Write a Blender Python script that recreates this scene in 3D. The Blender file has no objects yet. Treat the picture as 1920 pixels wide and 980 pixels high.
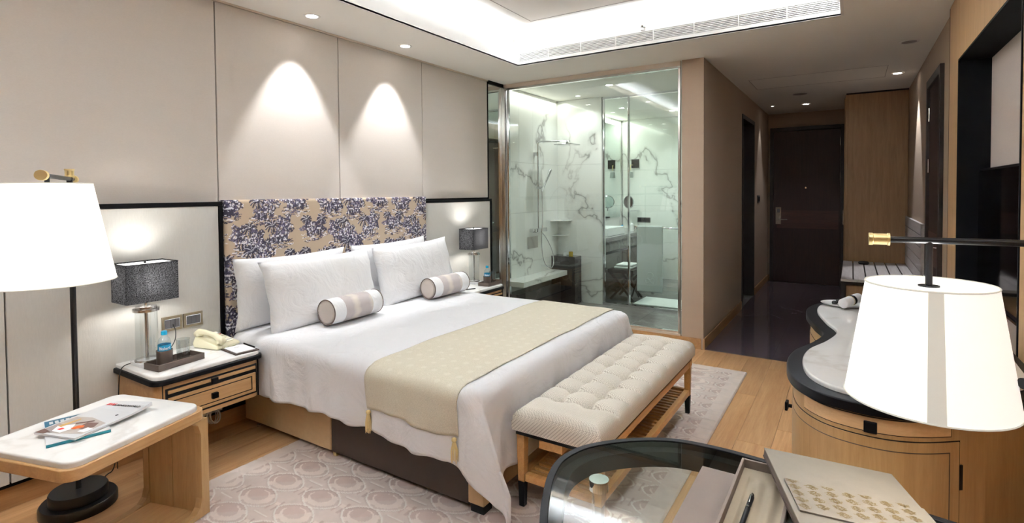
import bpy, bmesh, math, random
import numpy as np
from mathutils import Vector, Matrix
random.seed(7); np.random.seed(7)
S = bpy.context.scene
COL = S.collection
PI = math.pi

# ---------------------------------------------------------------- camera
FPX, V0, YAW, PIT, ROL = 997.27, 385.29, 0.568497, 0.0258590, -0.00784169
cd = bpy.data.cameras.new('camera'); cam = bpy.data.objects.new('camera', cd); COL.objects.link(cam)
F = Vector((math.cos(YAW)*math.cos(PIT), math.sin(YAW)*math.cos(PIT), -math.sin(PIT)))
r0 = Vector((math.sin(YAW), -math.cos(YAW), 0)); u0 = r0.cross(F)
Rv = r0*math.cos(ROL) + u0*math.sin(ROL); Uv = u0*math.cos(ROL) - r0*math.sin(ROL)
cam.matrix_world = Matrix(((Rv.x, Uv.x, -F.x, 0), (Rv.y, Uv.y, -F.y, 0), (Rv.z, Uv.z, -F.z, 1.5), (0, 0, 0, 1)))
cd.sensor_fit = 'HORIZONTAL'; cd.sensor_width = 36; cd.lens = FPX/1920*36
cd.shift_y = -(490-V0)/1920; cd.clip_start = 0.02
S.camera = cam
# ---------------------------------------------------------------- exposure, world
S.view_settings.view_transform = 'Standard'; S.view_settings.look = 'None'
S.view_settings.exposure = 0.97; S.view_settings.gamma = 1; S.view_settings.use_curve_mapping = False
W = bpy.data.worlds.new('world'); S.world = W; W.use_nodes = True
W.node_tree.nodes['Background'].inputs[0].default_value = (0.8, 0.88, 1.0, 1)
W.node_tree.nodes['Background'].inputs[1].default_value = 1.0

CEIL = 2.737; WL = 3.43
TX0, TX1, TY0, TY1 = -0.1, 4.48, 0.076, 2.78      # ceiling tray opening
ZF, ZT = 2.90, 3.04                                # fascia top, upper ceiling

def arealight(name, loc, rot, sx, sy, power, color=(0.80, 0.90, 1.0), spread=PI):
    l = bpy.data.lights.new(name, 'AREA'); l.shape = 'RECTANGLE'; l.size = sx; l.size_y = sy
    l.energy = power; l.color = color; l.spread = spread
    o = bpy.data.objects.new(name, l); COL.objects.link(o); o.location = loc; o.rotation_euler = rot
    return o
def spot(name, loc, direction, power, size=1.0, blend=0.5, color=(0.97, 0.98, 1.0), radius=0.03):
    l = bpy.data.lights.new(name, 'SPOT'); l.energy = power; l.spot_size = size; l.spot_blend = blend
    l.color = color; l.shadow_soft_size = radius
    o = bpy.data.objects.new(name, l); COL.objects.link(o); o.location = loc
    o.rotation_euler = Vector(direction).to_track_quat('-Z', 'Y').to_euler()
    return o
def point(name, loc, power, color=(1, 0.97, 0.93), radius=0.04):
    l = bpy.data.lights.new(name, 'POINT'); l.energy = power; l.color = color; l.shadow_soft_size = radius
    o = bpy.data.objects.new(name, l); COL.objects.link(o); o.location = loc
    return o
# LED strips lying on the cove ledge, shining up and inwards
COVE = 52
ox = 0.05
for nm, loc, rot, sx, sy in (
        ('cove_led_far', (TX1+ox, (TY0+TY1)/2, ZF+0.03), (0, PI-0.3, 0), 0.05, TY1-TY0),
        ('cove_led_near', (TX0-ox, (TY0+TY1)/2, ZF+0.03), (0, PI+0.3, 0), 0.05, TY1-TY0),
        ('cove_led_left', ((TX0+TX1)/2, TY1+ox, ZF+0.03), (PI+0.3, 0, 0), TX1-TX0, 0.05),
        ('cove_led_right', ((TX0+TX1)/2, TY0-ox, ZF+0.03), (PI-0.3, 0, 0), TX1-TX0, 0.05)):
    arealight(nm, loc, rot, sx, sy, COVE*(max(sx, sy)/2.7), spread=1.9)

# ---------------------------------------------------------------- material helpers
def C(r, g, b):
    f = lambda c: ((c/255+0.055)/1.055)**2.4 if c/255 > 0.04045 else c/255/12.92
    return (f(r), f(g), f(b), 1)
class N:
    def __init__(s, name):
        s.m = bpy.data.materials.new(name); s.m.use_nodes = True
        s.t = s.m.node_tree; s.b = s.t.nodes['Principled BSDF']
    def n(s, typ, **kw):
        x = s.t.nodes.new(typ)
        for k, v in kw.items():
            if k.startswith('i_'):
                key = k[2:]; key = int(key) if key.isdigit() else key.replace('_', ' ')
                x.inputs[key].default_value = v
            else: setattr(x, k, v)
        return x
    def l(s, a, b): s.t.links.new(a, b)
    def coord(s, scale=(1, 1, 1), rot=(0, 0, 0)):
        tc = s.n('ShaderNodeTexCoord'); mp = s.n('ShaderNodeMapping')
        mp.inputs['Scale'].default_value = scale; mp.inputs['Rotation'].default_value = rot
        s.l(tc.outputs['Object'], mp.inputs['Vector']); return mp.outputs[0]
    def noise(s, vec, scale=5, detail=4, rough=0.5, dist=0):
        x = s.n('ShaderNodeTexNoise'); x.inputs['Scale'].default_value = scale; x.inputs['Detail'].default_value = detail
        x.inputs['Roughness'].default_value = rough; x.inputs['Distortion'].default_value = dist
        s.l(vec, x.inputs['Vector']); return x.outputs['Fac']
    def ramp(s, fac, stops, interp='LINEAR'):
        x = s.n('ShaderNodeValToRGB'); x.color_ramp.interpolation = interp; e = x.color_ramp.elements
        e[0].position, e[0].color = stops[0]; e[1].position, e[1].color = stops[-1]
        for p, c in stops[1:-1]:
            q = e.new(p); q.color = c
        s.l(fac, x.inputs[0]); return x.outputs[0]
    def math(s, op, a, b=0.5, clamp=False):
        x = s.n('ShaderNodeMath', operation=op, use_clamp=clamp)
        for i, v in enumerate((a, b)):
            if isinstance(v, (int, float)): x.inputs[i].default_value = v
            else: s.l(v, x.inputs[i])
        return x.outputs[0]
    def mix(s, fac, a, b, blend='MIX'):
        x = s.n('ShaderNodeMix', data_type='RGBA', blend_type=blend)
        for i, v in ((0, fac), (6, a), (7, b)):
            if isinstance(v, (int, float, tuple)): x.inputs[i].default_value = v
            else: s.l(v, x.inputs[i])
        return x.outputs[2]
    def bump(s, h, strength=0.2, dist=0.002):
        x = s.n('ShaderNodeBump'); x.inputs['Strength'].default_value = strength; x.inputs['Distance'].default_value = dist
        s.l(h, x.inputs['Height']); s.l(x.outputs[0], s.b.inputs['Normal'])
    def set(s, **kw):
        for k, v in kw.items():
            k = k.replace('_', ' ')
            if hasattr(v, 'links') or hasattr(v, 'is_output'): s.l(v, s.b.inputs[k])
            else: s.b.inputs[k].default_value = v
        return s
M = {}
def plain(name, col, rough=0.5, metal=0, **kw):
    x = N(name); x.set(Base_Color=col, Roughness=rough, Metallic=metal, **kw); M[name] = x.m; return x
plain('white_paint', C(236, 233, 229), 0.85)
plain('ceiling_paint', C(246, 243, 236), 0.9)
plain('hall_ceiling', C(226, 220, 212), 0.9)
plain('beige_trim_bounce', C(226, 212, 196), 0.9)  # beige trim; on the cove wall it paints in warm bounced light
plain('black_lacquer', C(12, 11, 13), 0.4, 0, Specular_IOR_Level=0.1)
plain('black_matte', C(14, 14, 16), 0.7, 0, Specular_IOR_Level=0.25)
plain('black_metal', C(22, 22, 25), 0.35, 0.3)
plain('dark_recess', C(7, 7, 12), 0.7, 0, Specular_IOR_Level=0.15)
plain('gap_black', C(8, 7, 7), 0.9)
plain('chrome', C(225, 226, 230), 0.08, 1)
plain('brushed_steel', C(205, 203, 200), 0.22, 1)
plain('brass', C(240, 220, 164), 0.38, 1)
plain('desk_rim', C(16, 14, 15), 0.55, 0, Specular_IOR_Level=0.12)
plain('mirror', C(225, 232, 230), 0.01, 1)
plain('plastic_cream', C(232, 226, 196), 0.4)
plain('plastic_light', C(238, 234, 212), 0.4)
plain('plastic_white', C(240, 240, 242), 0.3)
plain('paper', C(245, 243, 245), 0.7)
plain('teal_cover', C(22, 118, 132), 0.45)
plain('teal_dark', C(38, 96, 122), 0.4)
plain('black_print', C(25, 24, 28), 0.6)
plain('red_print', C(226, 60, 60), 0.6)
plain('orange_print', C(216, 100, 40), 0.6)
plain('grey_print', C(150, 140, 138), 0.6)
plain('tan_print', C(196, 158, 96), 0.6)
plain('brown_print', C(100, 74, 66), 0.6)
plain('pale_print', C(206, 207, 210), 0.5)
plain('photo_grey', C(176, 166, 160), 0.5)
plain('bottle_cap', C(0, 150, 190), 0.35)
plain('label_blue', C(10, 140, 185), 0.35)
plain('dark_leather', C(74, 62, 55), 0.5)
plain('socket_frame', C(138, 126, 104), 0.35, 0.6)
plain('socket_grey', C(82, 80, 82), 0.4)
plain('tv_screen', C(4, 4, 6), 0.06)
plain('tassel', C(226, 200, 142), 0.8)
plain('ceramic', C(244, 245, 245), 0.12)
plain('amber', C(190, 160, 50), 0.2)
plain('rubber', C(14, 14, 15), 0.6)
for nm, st, col in (('downlight_glow', 12, (1, 0.96, 0.9)), ('bath_glow', 9, (1, 0.98, 0.93))):
    x = plain(nm, (1, 1, 1, 1), 0.5); x.set(Emission_Color=(*col, 1), Emission_Strength=float(st))

def glass(name, tint, rough=0.0, arch=True, ior=1.45, refl=1.0):
    x = N(name); t = x.t; out = t.nodes['Material Output']; t.nodes.remove(x.b)
    if arch:     # thin sheet: clear + fresnel reflection
        tr = x.n('ShaderNodeBsdfTransparent'); tr.inputs[0].default_value = tint
        gl = x.n('ShaderNodeBsdfGlossy'); gl.inputs['Roughness'].default_value = rough
        fr = x.n('ShaderNodeFresnel'); fr.inputs[0].default_value = ior
        ge = x.n('ShaderNodeNewGeometry'); front = x.math('SUBTRACT', 1.0, ge.outputs['Backfacing'])
        mx = x.n('ShaderNodeMixShader'); x.l(x.math('MULTIPLY', x.math('MULTIPLY', fr.outputs[0], refl, True), front), mx.inputs[0])
        x.l(tr.outputs[0], mx.inputs[1]); x.l(gl.outputs[0], mx.inputs[2]); x.l(mx.outputs[0], out.inputs[0])
    else:
        g = x.n('ShaderNodeBsdfGlass'); g.inputs['Color'].default_value = tint; g.inputs['IOR'].default_value = ior
        g.inputs['Roughness'].default_value = rough; x.l(g.outputs[0], out.inputs[0])
    M[name] = x.m
glass('partition_glass', (0.90, 0.945, 0.925, 1), refl=0.9, ior=1.9)
glass('desk_glass', (0.88, 0.93, 0.91, 1), refl=1.0, ior=1.75)
glass('glassware', (0.90, 0.92, 0.92, 1), ior=2.3)
glass('bottle_plastic', (0.88, 0.94, 0.96, 1), ior=1.9)

def fabric(name, col, var=0.06, scale=220, rough=0.95, bump=0.25, stretch=(1, 1, 1), sheen=0.0):
    x = N(name); v = x.coord(stretch); n1 = x.noise(v, scale, 3, 0.6); n2 = x.noise(v, 3, 3)
    d = tuple(c*(1-2.2*var) for c in col[:3])+(1,)
    f = x.math('ADD', x.math('MULTIPLY', n1, 0.75), x.math('MULTIPLY', n2, 0.25))
    x.set(Base_Color=x.ramp(f, [(0.3, d), (0.7, col)]), Roughness=rough, Sheen_Weight=sheen)
    x.bump(n1, bump, 0.001); M[name] = x.m; return x
fabric('wallcover_beige', C(210, 202, 194), 0.035, 120, stretch=(1, 1, 4))
fabric('wallcover_beige_hall', C(184, 163, 143), 0.035, 120, stretch=(1, 1, 4))
fabric('wallcover_tv', C(196, 182, 172), 0.05, 160, stretch=(1, 1, 5))
fabric('panel_white', C(212, 210, 204), 0.03, 90, bump=0.5, stretch=(2.5, 2.5, 0.35))
def linen(name, col, sc, dist, st):
    x = N(name); n = x.noise(x.coord((1, 1, 1)), sc, 5, 0.55, 1.4)
    x.set(Base_Color=col, Roughness=0.9); x.bump(n, st, dist); M[name] = x.m
linen('linen_white', C(238, 237, 239), 4.5, 0.035, 0.45)
linen('pillow_white', C(240, 240, 241), 6.0, 0.03, 0.45)
fabric('towel', C(206, 218, 214), 0.08, 300, 1, 0.8)
fabric('mat_white', C(240, 242, 240), 0.05, 300, 1, 0.8)
fabric('bolster_end', C(196, 184, 174), 0.03, 200)
fabric('piping_brown', C(98, 82, 74), 0.03, 200)
fabric('leather_tan', C(190, 158, 116), 0.05, 40, 0.5, 0.1)
fabric('leather_dark', C(50, 33, 22), 0.06, 30, 0.65, 0.15)
fabric('blotter_taupe', C(94, 78, 68), 0.05, 14, 0.6, 0.15)
fabric('tray_taupe', C(96, 82, 71), 0.05, 30, 0.6, 0.1)
fabric('tray_lining', C(132, 118, 98), 0.03, 60, 0.7, 0.1)
fabric('leather_grey', C(114, 106, 94), 0.06, 20, 0.35, 0.1)
fabric('tray_brown', C(88, 74, 66), 0.05, 40, 0.5, 0.1)

def runner_mat():
    x = N('runner_gold'); v = x.coord((1, 1, 1)); n1 = x.noise(v, 250, 2)
    vo = x.n('ShaderNodeTexVoronoi', voronoi_dimensions='3D'); vo.inputs['Scale'].default_value = 13
    vo.inputs['Randomness'].default_value = 0.15; x.l(v, vo.inputs['Vector'])
    spot_ = x.ramp(vo.outputs['Distance'], [(0.16, (1, 1, 1, 1)), (0.26, (0, 0, 0, 1))])
    base = x.ramp(n1, [(0.3, C(190, 180, 158)), (0.7, C(208, 199, 179))])
    x.set(Base_Color=x.mix(x.math('MULTIPLY', spot_, 0.35), base, C(218, 211, 194)), Roughness=0.7, Sheen_Weight=0.1)
    x.bump(n1, 0.15, 0.001); M['runner_gold'] = x.m
runner_mat()
def bolster_mat():
    x = N('bolster_ikat'); v = x.coord((1, 1, 1)); n1 = x.noise(x.coord((1, 6, 6)), 2.0, 3, 0.5)
    tc = x.n('ShaderNodeTexCoord'); sp = x.n('ShaderNodeSeparateXYZ'); x.l(tc.outputs['Object'], sp.inputs[0])
    w = x.math('SINE', x.math('MULTIPLY', x.math('ADD', sp.outputs[0], x.math('MULTIPLY', n1, 0.14)), 38))
    x.set(Base_Color=x.ramp(w, [(0.0, C(184, 174, 172)), (1.0, C(210, 201, 190))]), Roughness=0.9)
    M['bolster_ikat'] = x.m
bolster_mat()
def wood(name, c1, c2, axis='X', scale=1.0, rough=0.45, rnd=0.0, fine=1.0, knots=False):
    x = N(name)
    st = {'X': (0.6, 9, 9), 'Y': (9, 0.6, 9), 'Z': (9, 9, 0.6)}[axis]
    tc = x.n('ShaderNodeTexCoord'); mp = x.n('ShaderNodeMapping')
    mp.inputs['Scale'].default_value = tuple(q*scale for q in st)
    oi = x.n('ShaderNodeObjectInfo'); cm = x.n('ShaderNodeCombineXYZ')
    if rnd:
        x.l(x.math('MULTIPLY', oi.outputs['Random'], 40), cm.inputs[0]); x.l(x.math('MULTIPLY', oi.outputs['Random'], 23), cm.inputs[2])
        x.l(cm.outputs[0], mp.inputs['Location'])
    x.l(tc.outputs['Object'], mp.inputs['Vector'])
    n1 = x.noise(mp.outputs[0], 1.5, 5, 0.6, 1.2); n2 = x.noise(mp.outputs[0], 12*fine, 3, 0.6)
    f = x.math('ADD', x.math('MULTIPLY', n1, 0.65), x.math('MULTIPLY', n2, 0.35))
    col = x.ramp(f, [(0.32, c1), (0.66, c2)])
    if rnd:
        hsv = x.n('ShaderNodeHueSaturation'); x.l(col, hsv.inputs['Color'])
        x.l(x.math('ADD', x.math('MULTIPLY', oi.outputs['Random'], rnd), 1-rnd/2), hsv.inputs['Value'])
        col = hsv.outputs[0]
    x.set(Base_Color=col, Roughness=rough); x.bump(n2, 0.06, 0.001); M[name] = x.m; return x
wood('oak_floor', C(178, 132, 88), C(208, 166, 120), 'X', 1.0, 0.38, 0.28)
wood('oak', C(168, 128, 82), C(192, 152, 104), 'X', 1.6, 0.4)
wood('oak_vertical', C(160, 124, 80), C(180, 146, 100), 'Z', 2.2, 0.4)
wood('oak_across', C(176, 140, 92), C(200, 166, 118), 'Y', 1.6, 0.4)
wood('oak_light', C(198, 160, 116), C(220, 184, 140), 'Y', 1.5, 0.45)
wood('bench_oak', C(176, 124, 66), C(206, 156, 96), 'X', 2.0, 0.4)
wood('closet_veneer', C(158, 122, 84), C(182, 146, 106), 'Z', 1.6, 0.4)
wood('cladding_oak', C(190, 150, 104), C(212, 174, 128), 'Z', 2.0, 0.4)
wood('baseboard_oak', C(164, 122, 78), C(190, 148, 100), 'X', 1.2, 0.4)
wood('door_wenge', C(40, 21, 19), C(58, 34, 30), 'Z', 2.0, 0.6)
wood('door_wenge_across', C(58, 32, 28), C(80, 48, 42), 'Y', 2.0, 0.5)
wood('casing_dark', C(22, 13, 12), C(36, 22, 20), 'Z', 2.0, 0.5)
wood('grey_slat', C(196, 190, 190), C(222, 218, 218), 'X', 2.0, 0.45)
wood('dark_stool', C(34, 24, 22), C(54, 40, 36), 'X', 2.0, 0.4)
def marble(name, base, vein, scale=1.2, rough=0.12, amt=0.55, width=0.018, rnd=True):
    x = N(name); tc = x.n('ShaderNodeTexCoord'); mp = x.n('ShaderNodeMapping'); x.l(tc.outputs['Object'], mp.inputs['Vector'])
    mp.inputs['Rotation'].default_value = (0.5, 0.7, 0.3)
    wv = mp.outputs[0]
    n = x.n('ShaderNodeTexNoise'); n.inputs['Scale'].default_value = scale; n.inputs['Detail'].default_value = 5
    n.inputs['Roughness'].default_value = 0.5; n.inputs['Distortion'].default_value = 0.35; x.l(wv, n.inputs['Vector'])
    d = x.math('ABSOLUTE', x.math('SUBTRACT', n.outputs['Fac'], 0.5))
    v1 = x.ramp(d, [(0.0, (1, 1, 1, 1)), (width, (0.25, 0.25, 0.25, 1)), (width*4, (0, 0, 0, 1))])
    m2 = x.noise(wv, scale*0.8, 2); mask = x.ramp(m2, [(0.42, (0, 0, 0, 1)), (0.52, (1, 1, 1, 1))])
    f = x.math('MULTIPLY', x.math('MULTIPLY', v1, mask), amt)
    cl = x.noise(wv, scale*2.2, 5); f2 = x.math('ADD', f, x.math('MULTIPLY', x.math('SUBTRACT', cl, 0.45), 0.12), True)
    x.set(Base_Color=x.mix(f2, base, vein), Roughness=rough); M[name] = x.m
marble('marble_white', C(248, 248, 247), C(190, 180, 168), 3.0, 0.12, 0.35, 0.03)
marble('marble_bath', C(236, 237, 232), C(120, 116, 112), 0.75, 0.12, 0.75, 0.006)
marble('marble_dark', C(64, 58, 58), C(120, 110, 106), 1.5, 0.12, 0.5, 0.012)
marble('marble_grey', C(120, 118, 116), C(170, 168, 166), 1.5, 0.15, 0.4, 0.02)
marble('tile_hall', C(88, 76, 84), C(160, 148, 150), 1.0, 0.08, 0.6, 0.004)
def shade_mat(name, col, strength, rough=0.9):
    x = N(name); v = x.coord((1, 1, 1)); n = x.noise(v, 350, 2)
    x.set(Base_Color=col, Roughness=rough, Emission_Color=(1, 0.985, 0.96, 1), Emission_Strength=strength)
    x.bump(n, 0.2, 0.001); M[name] = x.m
shade_mat('lampshade_white', C(238, 237, 232), 0.36)
shade_mat('shade_seam', C(180, 176, 158), 0.17)
shade_mat('shade_inner', C(240, 238, 232), 0.9)
def dark_shade():       # open-weave grey linen that lets the bulb glow through
    x = N('shade_grey'); t = x.t; out = t.nodes['Material Output']
    n = x.noise(x.coord((1, 1, 1)), 170, 2, 0.7)
    x.set(Base_Color=x.ramp(n, [(0.38, C(16, 16, 18)), (0.64, C(72, 72, 76))]), Roughness=0.9)
    tr = x.n('ShaderNodeBsdfTranslucent'); x.l(x.ramp(n, [(0.38, (0.05, 0.05, 0.05, 1)), (0.64, (0.6, 0.6, 0.62, 1))]), tr.inputs[0])
    mx = x.n('ShaderNodeMixShader'); mx.inputs[0].default_value = 0.36
    x.l(x.b.outputs[0], mx.inputs[1]); x.l(tr.outputs[0], mx.inputs[2]); x.l(mx.outputs[0], out.inputs[0]); M['shade_grey'] = x.m
dark_shade()
def vcol_mat(name, rough=0.9, bump=0.0):
    x = N(name); a = x.n('ShaderNodeVertexColor'); a.layer_name = 'Col'; x.l(a.outputs[0], x.b.inputs['Base Color'])
    x.set(Roughness=rough)
    n = x.noise(x.coord(), 400, 2); x.bump(n, 0.3, 0.001); M[name] = x.m
vcol_mat('toile_print', 0.9); vcol_mat('rug_pile', 1.0)
def herring():
    x = N('herringbone'); tc = x.n('ShaderNodeTexCoord'); sp = x.n('ShaderNodeSeparateXYZ'); x.l(tc.outputs['Object'], sp.inputs[0])
    a = sp.outputs[0]; b = x.math('ADD', sp.outputs[1], sp.outputs[2])
    tri = x.math('PINGPONG', b, 0.0085)
    s = x.math('FRACT', x.math('MULTIPLY', x.math('ADD', a, tri), 1/0.0075))
    w = x.math('LESS_THAN', s, 0.42)
    x.set(Base_Color=x.mix(w, C(232, 225, 213), C(178, 167, 152)), Roughness=0.95); M['herringbone'] = x.m
    x.bump(s, 0.15, 0.001)
herring()

# ---------------------------------------------------------------- mesh helpers
class B:
    def __init__(s): s.v = []; s.f = []
    def add(s, vs, fs):
        o = len(s.v); s.v += [tuple(q) for q in vs]; s.f += [tuple(i+o for i in f) for f in fs]; return s
    def box(s, x0, x1, y0, y1, z0, z1):
        x0, x1 = min(x0, x1), max(x0, x1); y0, y1 = min(y0, y1), max(y0, y1); z0, z1 = min(z0, z1), max(z0, z1)
        return s.add([(x0, y0, z0), (x1, y0, z0), (x1, y1, z0), (x0, y1, z0), (x0, y0, z1), (x1, y0, z1), (x1, y1, z1), (x0, y1, z1)],
                     [(0, 3, 2, 1), (4, 5, 6, 7), (0, 1, 5, 4), (1, 2, 6, 5), (2, 3, 7, 6), (3, 0, 4, 7)])
    def prism(s, pts, z0, z1):        # pts counter-clockwise
        n = len(pts); a = sum(pts[i][0]*pts[(i+1) % n][1]-pts[(i+1) % n][0]*pts[i][1] for i in range(n))
        if a < 0: pts = pts[::-1]
        return s.add([(x, y, z0) for x, y in pts]+[(x, y, z1) for x, y in pts],
                     [tuple(range(n))[::-1], tuple(range(n, 2*n))]+[(i, (i+1) % n, n+(i+1) % n, n+i) for i in range(n)])
    def rings(s, rings, cap=True):    # list of equally long closed rings
        n = len(rings[0]); vs = [p for r in rings for p in r]; fs = []
        for k in range(len(rings)-1):
            for i in range(n): fs.append((k*n+i, k*n+(i+1) % n, (k+1)*n+(i+1) % n, (k+1)*n+i))
        if cap: fs.append(tuple(range(n))[::-1]); fs.append(tuple(range((len(rings)-1)*n, len(rings)*n)))
        return s.add(vs, fs)
    def lathe(s, prof, c=(0, 0, 0), n=32, cap=True):
        return s.rings([[(c[0]+r*math.cos(2*PI*i/n), c[1]+r*math.sin(2*PI*i/n), c[2]+z) for i in range(n)] for r, z in prof], cap)
    def tube(s, path, r, n=10, cap=True):
        P = [Vector(p) for p in path]; R = r if isinstance(r, (list, tuple)) else [r]*len(P); rings = []; prev = None
        for i, p in enumerate(P):
            t = (P[min(i+1, len(P)-1)]-P[max(i-1, 0)]).normalized()
            if prev is None:
                a = Vector((0, 0, 1)) if abs(t.z) < 0.9 else Vector((1, 0, 0)); prev = t.cross(a).normalized()
            u = (prev-t*prev.dot(t)).normalized(); prev = u; w = t.cross(u)
            rings.append([tuple(p+(u*math.cos(2*PI*k/n)+w*math.sin(2*PI*k/n))*R[i]) for k in range(n)])
        return s.rings(rings, cap)
    def grid(s, fn, nu, nv):
        vs = [fn(i/nu, j/nv) for i in range(nu+1) for j in range(nv+1)]
        fs = [(i*(nv+1)+j, (i+1)*(nv+1)+j, (i+1)*(nv+1)+j+1, i*(nv+1)+j+1) for i in range(nu) for j in range(nv)]
        return s.add(vs, fs)
    def bar(s, p, q, w, h):           # box beam between two points, w horizontal, h other
        p, q = Vector(p), Vector(q); t = (q-p).normalized(); a = Vector((0, 0, 1)) if abs(t.z) < 0.95 else Vector((1, 0, 0))
        u = t.cross(a).normalized()*w/2; v = t.cross(u).normalized()*h/2
        vs = [p-u-v, p+u-v, p+u+v, p-u+v, q-u-v, q+u-v, q+u+v, q-u+v]
        return s.add([tuple(x) for x in vs], [(0, 1, 2, 3), (7, 6, 5, 4), (0, 4, 5, 1), (1, 5, 6, 2), (2, 6, 7, 3), (3, 7, 4, 0)])
def rrect(x0, x1, y0, y1, r, n=6):
    out = []
    for cx, cy, a in ((x1-r, y1-r, 0), (x0+r, y1-r, PI/2), (x0+r, y0+r, PI), (x1-r, y0+r, 1.5*PI)):
        for k in range(n+1): t = a+PI/2*k/n; out.append((cx+r*math.cos(t), cy+r*math.sin(t)))
    return out
def smoothpoly(pts, it=3):            # closed Chaikin
    for _ in range(it):
        q = []
        for i in range(len(pts)):
            a, b = pts[i], pts[(i+1) % len(pts)]
            q += [(a[0]*.75+b[0]*.25, a[1]*.75+b[1]*.25), (a[0]*.25+b[0]*.75, a[1]*.25+b[1]*.75)]
        pts = q
    return pts
def offset(pts, d):                   # inset closed ccw polygon by d
    n = len(pts); out = []
    for i in range(n):
        a, b = Vector(pts[i-1]), Vector(pts[(i+1) % n]); t = (b-a).normalized(); out.append((pts[i][0]-t.y*d, pts[i][1]+t.x*d))
    return out
def softslab(b, pts, z0, z1, r, n=4): # rounded top edge slab from outline
    R = []
    R.append([(x, y, z0) for x, y in pts])
    for k in range(n+1):
        t = PI/2*k/n; q = offset(pts, r*(1-math.cos(t))); R.append([(x, y, z1-r+r*math.sin(t)) for x, y in q])
    return b.rings(R)

def root_matrix(o):
    while o.parent: o = o.parent
    return Matrix.LocRotScale(o.location, o.rotation_euler, None)
def obj(name, b, mat, parent=None, smooth=None, bevel=0, local=False, kind=None, label=None, subd=0, solid=0, flip=False):
    me = bpy.data.meshes.new(name)
    if isinstance(b, B):
        vs = b.v
        if parent is not None and not local:
            inv = root_matrix(parent).inverted(); vs = [tuple(inv @ Vector(p)) for p in vs]
        me.from_pydata(vs, [], b.f)
    me.materials.append(M[mat]); me.update()
    bm = bmesh.new(); bm.from_mesh(me); bmesh.ops.recalc_face_normals(bm, faces=bm.faces); bm.to_mesh(me); bm.free()
    if smooth is not None:
        me.shade_smooth()
        if smooth < 180: me.set_sharp_from_angle(angle=math.radians(smooth))
    o = bpy.data.objects.new(name, me); COL.objects.link(o)
    if parent is not None: o.parent = parent
    if bevel:
        m = o.modifiers.new('bevel', 'BEVEL'); m.width = bevel; m.segments = 2; m.limit_method = 'ANGLE'; m.angle_limit = math.radians(40)
    if solid:
        m = o.modifiers.new('solid', 'SOLIDIFY'); m.thickness = solid; m.offset = 0
    if subd:
        m = o.modifiers.new('sub', 'SUBSURF'); m.levels = m.render_levels = subd
    if kind: o['kind'] = kind
    if label: o['label'] = label
    return o
def tag(o, label, cat, group=None):
    o['label'] = label; o['category'] = cat
    if group: o['group'] = group
    return o
def thing(name, label, cat, loc=(0, 0, 0), rotz=0, group=None):
    o = bpy.data.objects.new(name, None); COL.objects.link(o); o.location = loc; o.rotation_euler = (0, 0, rotz)
    o.empty_display_size = 0.1
    return tag(o, label, cat, group)
def struct(name, b, mat, **kw): return obj(name, b, mat, kind='structure', **kw)
def dup(root, loc, rotz, label, group=None):
    r = root.copy(); COL.objects.link(r); r.location = loc; r.rotation_euler = (0, 0, rotz); tag(r, label, root['category'], group or root.get('group'))
    for ch in list(root.children):
        c = ch.copy(); COL.objects.link(c); c.parent = r
        for g in list(ch.children):
            d = g.copy(); COL.objects.link(d); d.parent = c
    return r
def text(name, s, size, mat, parent, M4, extrude=0.0003, align='LEFT'):
    cu = bpy.data.curves.new(name, 'FONT'); cu.body = s; cu.size = size; cu.extrude = extrude; cu.align_x = align; cu.resolution_u = 2; cu.offset = size*.03
    t = bpy.data.objects.new(name, cu); COL.objects.link(t)
    me = bpy.data.meshes.new_from_object(t); COL.objects.unlink(t); bpy.data.objects.remove(t)
    me.transform((root_matrix(parent).inverted() if parent else Matrix()) @ M4)
    me.materials.clear(); me.materials.append(M[mat])
    o = bpy.data.objects.new(name, me); COL.objects.link(o); o.parent = parent
    return o
def paint_mesh(name, P, colors, nu, nv, mat, parent):   # P (nu+1)*(nv+1) points, colors linear rgb
    me = bpy.data.meshes.new(name); nvt = (nu+1)*(nv+1)
    if parent is not None:
        inv = np.array(root_matrix(parent).inverted()); P = P @ inv[:3, :3].T + inv[:3, 3]
    i, j = np.meshgrid(np.arange(nu), np.arange(nv), indexing='ij'); a = (i*(nv+1)+j).ravel()
    q = np.stack([a, a+nv+1, a+nv+2, a+1], 1).astype(np.int32)
    me.vertices.add(nvt); me.vertices.foreach_set('co', P.astype(np.float32).ravel())
    me.loops.add(q.size); me.loops.foreach_set('vertex_index', q.ravel())
    me.polygons.add(len(q)); me.polygons.foreach_set('loop_start', np.arange(0, q.size, 4, dtype=np.int32))
    me.update(calc_edges=True); me.shade_smooth()
    ca = me.color_attributes.new('Col', 'FLOAT_COLOR', 'POINT')
    ca.data.foreach_set('color', np.concatenate([colors, np.ones((nvt, 1))], 1).astype(np.float32).ravel())
    me.materials.append(M[mat]); o = bpy.data.objects.new(name, me); COL.objects.link(o); o.parent = parent
    return o
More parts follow.
